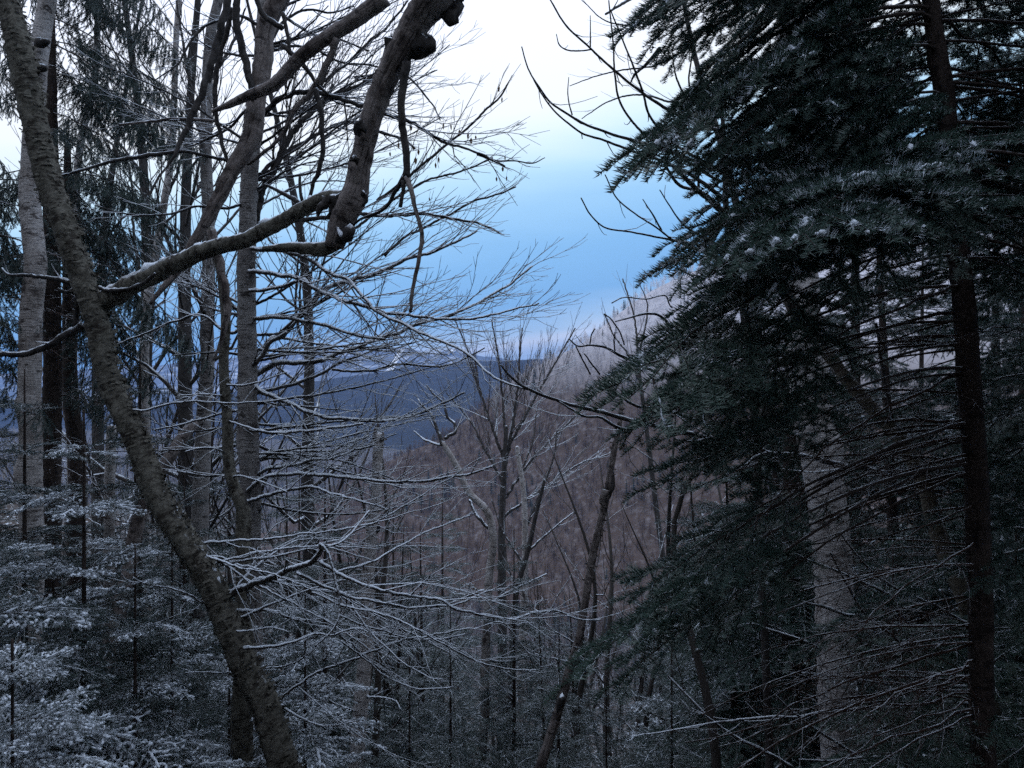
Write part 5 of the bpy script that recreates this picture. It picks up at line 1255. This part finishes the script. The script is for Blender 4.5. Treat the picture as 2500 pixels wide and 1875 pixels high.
for y in [30, 36, 43, 50, 57, 64, 72, 80, 88, 97, 106, 116, 126, 140, 155]:
    for x in np.arange(-.60 * y, .42 * y, 4.6 if y < 90 else 6.0):
        xx, yy = x + rg.randn() * 1.3, y + rg.randn() * 1.6
        fr = xx / yy
        if -.15 < fr < .24 and rg.rand() < (.75 if y < 115 else .3): continue
        if fr < -.2 and y < 62 and rg.rand() < .6: continue
        kk = rg.choice(4, p=(.34, .16, .16, .34) if fr < -.05 else (.15, .45, .25, .15))
        where = ' on the shoulder left of the gully' if fr < -.22 else (' standing in the gully' if fr < .06 else ' at the foot of the brown hill')
        put(PR[kk], i, xx, yy, rg.uniform(.65, 1.0) * (.7 if -.15 < fr < .3 else 1), KIND[kk] + where, 'leafless trees' + where); i += 1
PT = [bare_proto('tall_hardwood', 'tall hardwood with a web of fine twigs behind the spruces', 240 + k, 17 + k, 3, dens=2.6, rmin=.0042, mat=M_BLACKBARK, tm=M_TWIG, spread=.26) for k in range(2)]
for k, (x, y, s_) in enumerate([(-5.2, 13.5, .95), (-7.4, 16, 1.0), (-3.6, 17, 1.0), (-9.4, 19, 1.05)]):
    put(PT[k % 2], i, x, y, s_, ['tall hardwood with a web of fine twigs behind the spruce boughs', 'tall hardwood with a web of fine twigs far behind the white birch', 'tall hardwood with fine twigs behind the grey birch', 'tall hardwood farthest back behind the white birch', 'tall hardwood with fine twigs behind the flecked birch', 'tall hardwood far behind the fork of the leaning birch'][k], 'tall hardwoods behind the spruces'); i += 1
# snowy saplings close in the gully
PS = [bare_proto('bare_sapling', 'thin snow dusted sapling in the dark gully', 220 + k, 4.5 + k * .8, 3, dens=3.2, rmin=.0026, mat=M_SAPLING, tm=M_SAPLING, spread=.42) for k in range(3)]
for y in [8.5, 10, 11.5, 13, 15, 17, 20, 23, 26]:
    for x in np.arange(-.55 * y, .55 * y, 1.5 + y * .06):
        xx, yy = x + rg.randn() * .5, y + rg.randn() * .6
        if rg.rand() < (.25 if xx < .22 * yy else .8) or (yy < 12.6 and -.12 < xx / yy < .25): continue
        put(PS[rg.randint(3)], i, xx, yy, rg.uniform(.7, 1.15), None, 'snow dusted saplings in the gully', .14); i += 1

for k in range(20):                                       # fine saplings before the brown hill
    y = rg.uniform(14, 27); x = y * rg.uniform(-.13, .24)
    put(PS[rg.randint(3)], i, x, y, rg.uniform(.9, 1.35), 'thin snow dusted sapling before the brown hill', 'saplings before the brown hill', .12); i += 1
# thicket of young firs on the slope
PF = [conifer('thicket_fir', 'young fir of the thicket', 0, -500, 5.0, .05, YNG, 1.0, 9, 300 + k, .06, .27, .35, 6, cat='fir', z=60) for k in range(3)]
ZN = {0: 'dark young fir in the thicket left of the leaning birch', 1: 'dark young fir down in the shaded gully', 2: 'dark young fir in the shade under the near fir'}
for y in [10.5, 13, 15.5, 18.5, 22, 26, 31, 37, 44]:
    for x in np.arange(-.62 * y, .62 * y, 1.5 + .085 * y):
        xx, yy = x + rg.randn() * .6, y + rg.randn() * .8
        fr = xx / yy
        if -.12 < fr < .2 and (yy > 30 or rg.rand() < .3): continue
        zn = 0 if fr < -.2 else (1 if fr < .17 else 2)
        s_ = rg.uniform(.55, 1.0) * (1.0 + .014 * yy) * (1.25 if fr < -.25 else (.85 if zn == 1 else 1.1))
        put(PF[rg.randint(3)], i, xx, yy, s_, ZN[zn], ZN[zn].replace('dark young fir', 'firs')); i += 1
for k, (x, y, s_) in enumerate([(5.0, 10.4, 1.9), (6.4, 9.0, 2.0), (8.0, 11.4, 2.2), (6.9, 13.4, 2.3), (10.0, 15.6, 2.5), (5.4, 14.6, 2.2), (8.8, 18.0, 2.6), (4.4, 12.6, 1.6)]):
    put(PF[k % 3], i, x, y, s_, 'tall dense fir in the dark wood beyond the near fir trunk', 'dense firs beyond the near fir'); i += 1

# ================================================================== haze in the valley air
V = np.array([(sx, sy, sz) for sz in (-420, 360) for sy in (-420, 9000) for sx in (-9500, 9500)], float)
F = np.array([[0, 1, 3, 2], [4, 6, 7, 5], [0, 4, 5, 1], [2, 3, 7, 6], [0, 2, 6, 4], [1, 5, 7, 3]])[:, ::-1]
m = bpy.data.materials.new('haze_air'); m.use_nodes = True
m.node_tree.nodes.clear()
vo = m.node_tree.nodes.new('ShaderNodeOutputMaterial'); pv = m.node_tree.nodes.new('ShaderNodeVolumePrincipled')
pv.inputs['Color'].default_value = (.17, .42, 1.0, 1); pv.inputs['Density'].default_value = 0.8e-4
m.node_tree.links.new(pv.outputs[0], vo.inputs['Volume'])
hz = obj('haze', new_mesh('haze', V, [F], m, smooth=False), kind='stuff')
hz['label'] = 'thin blue haze in the air over the valley'; hz['category'] = 'haze'
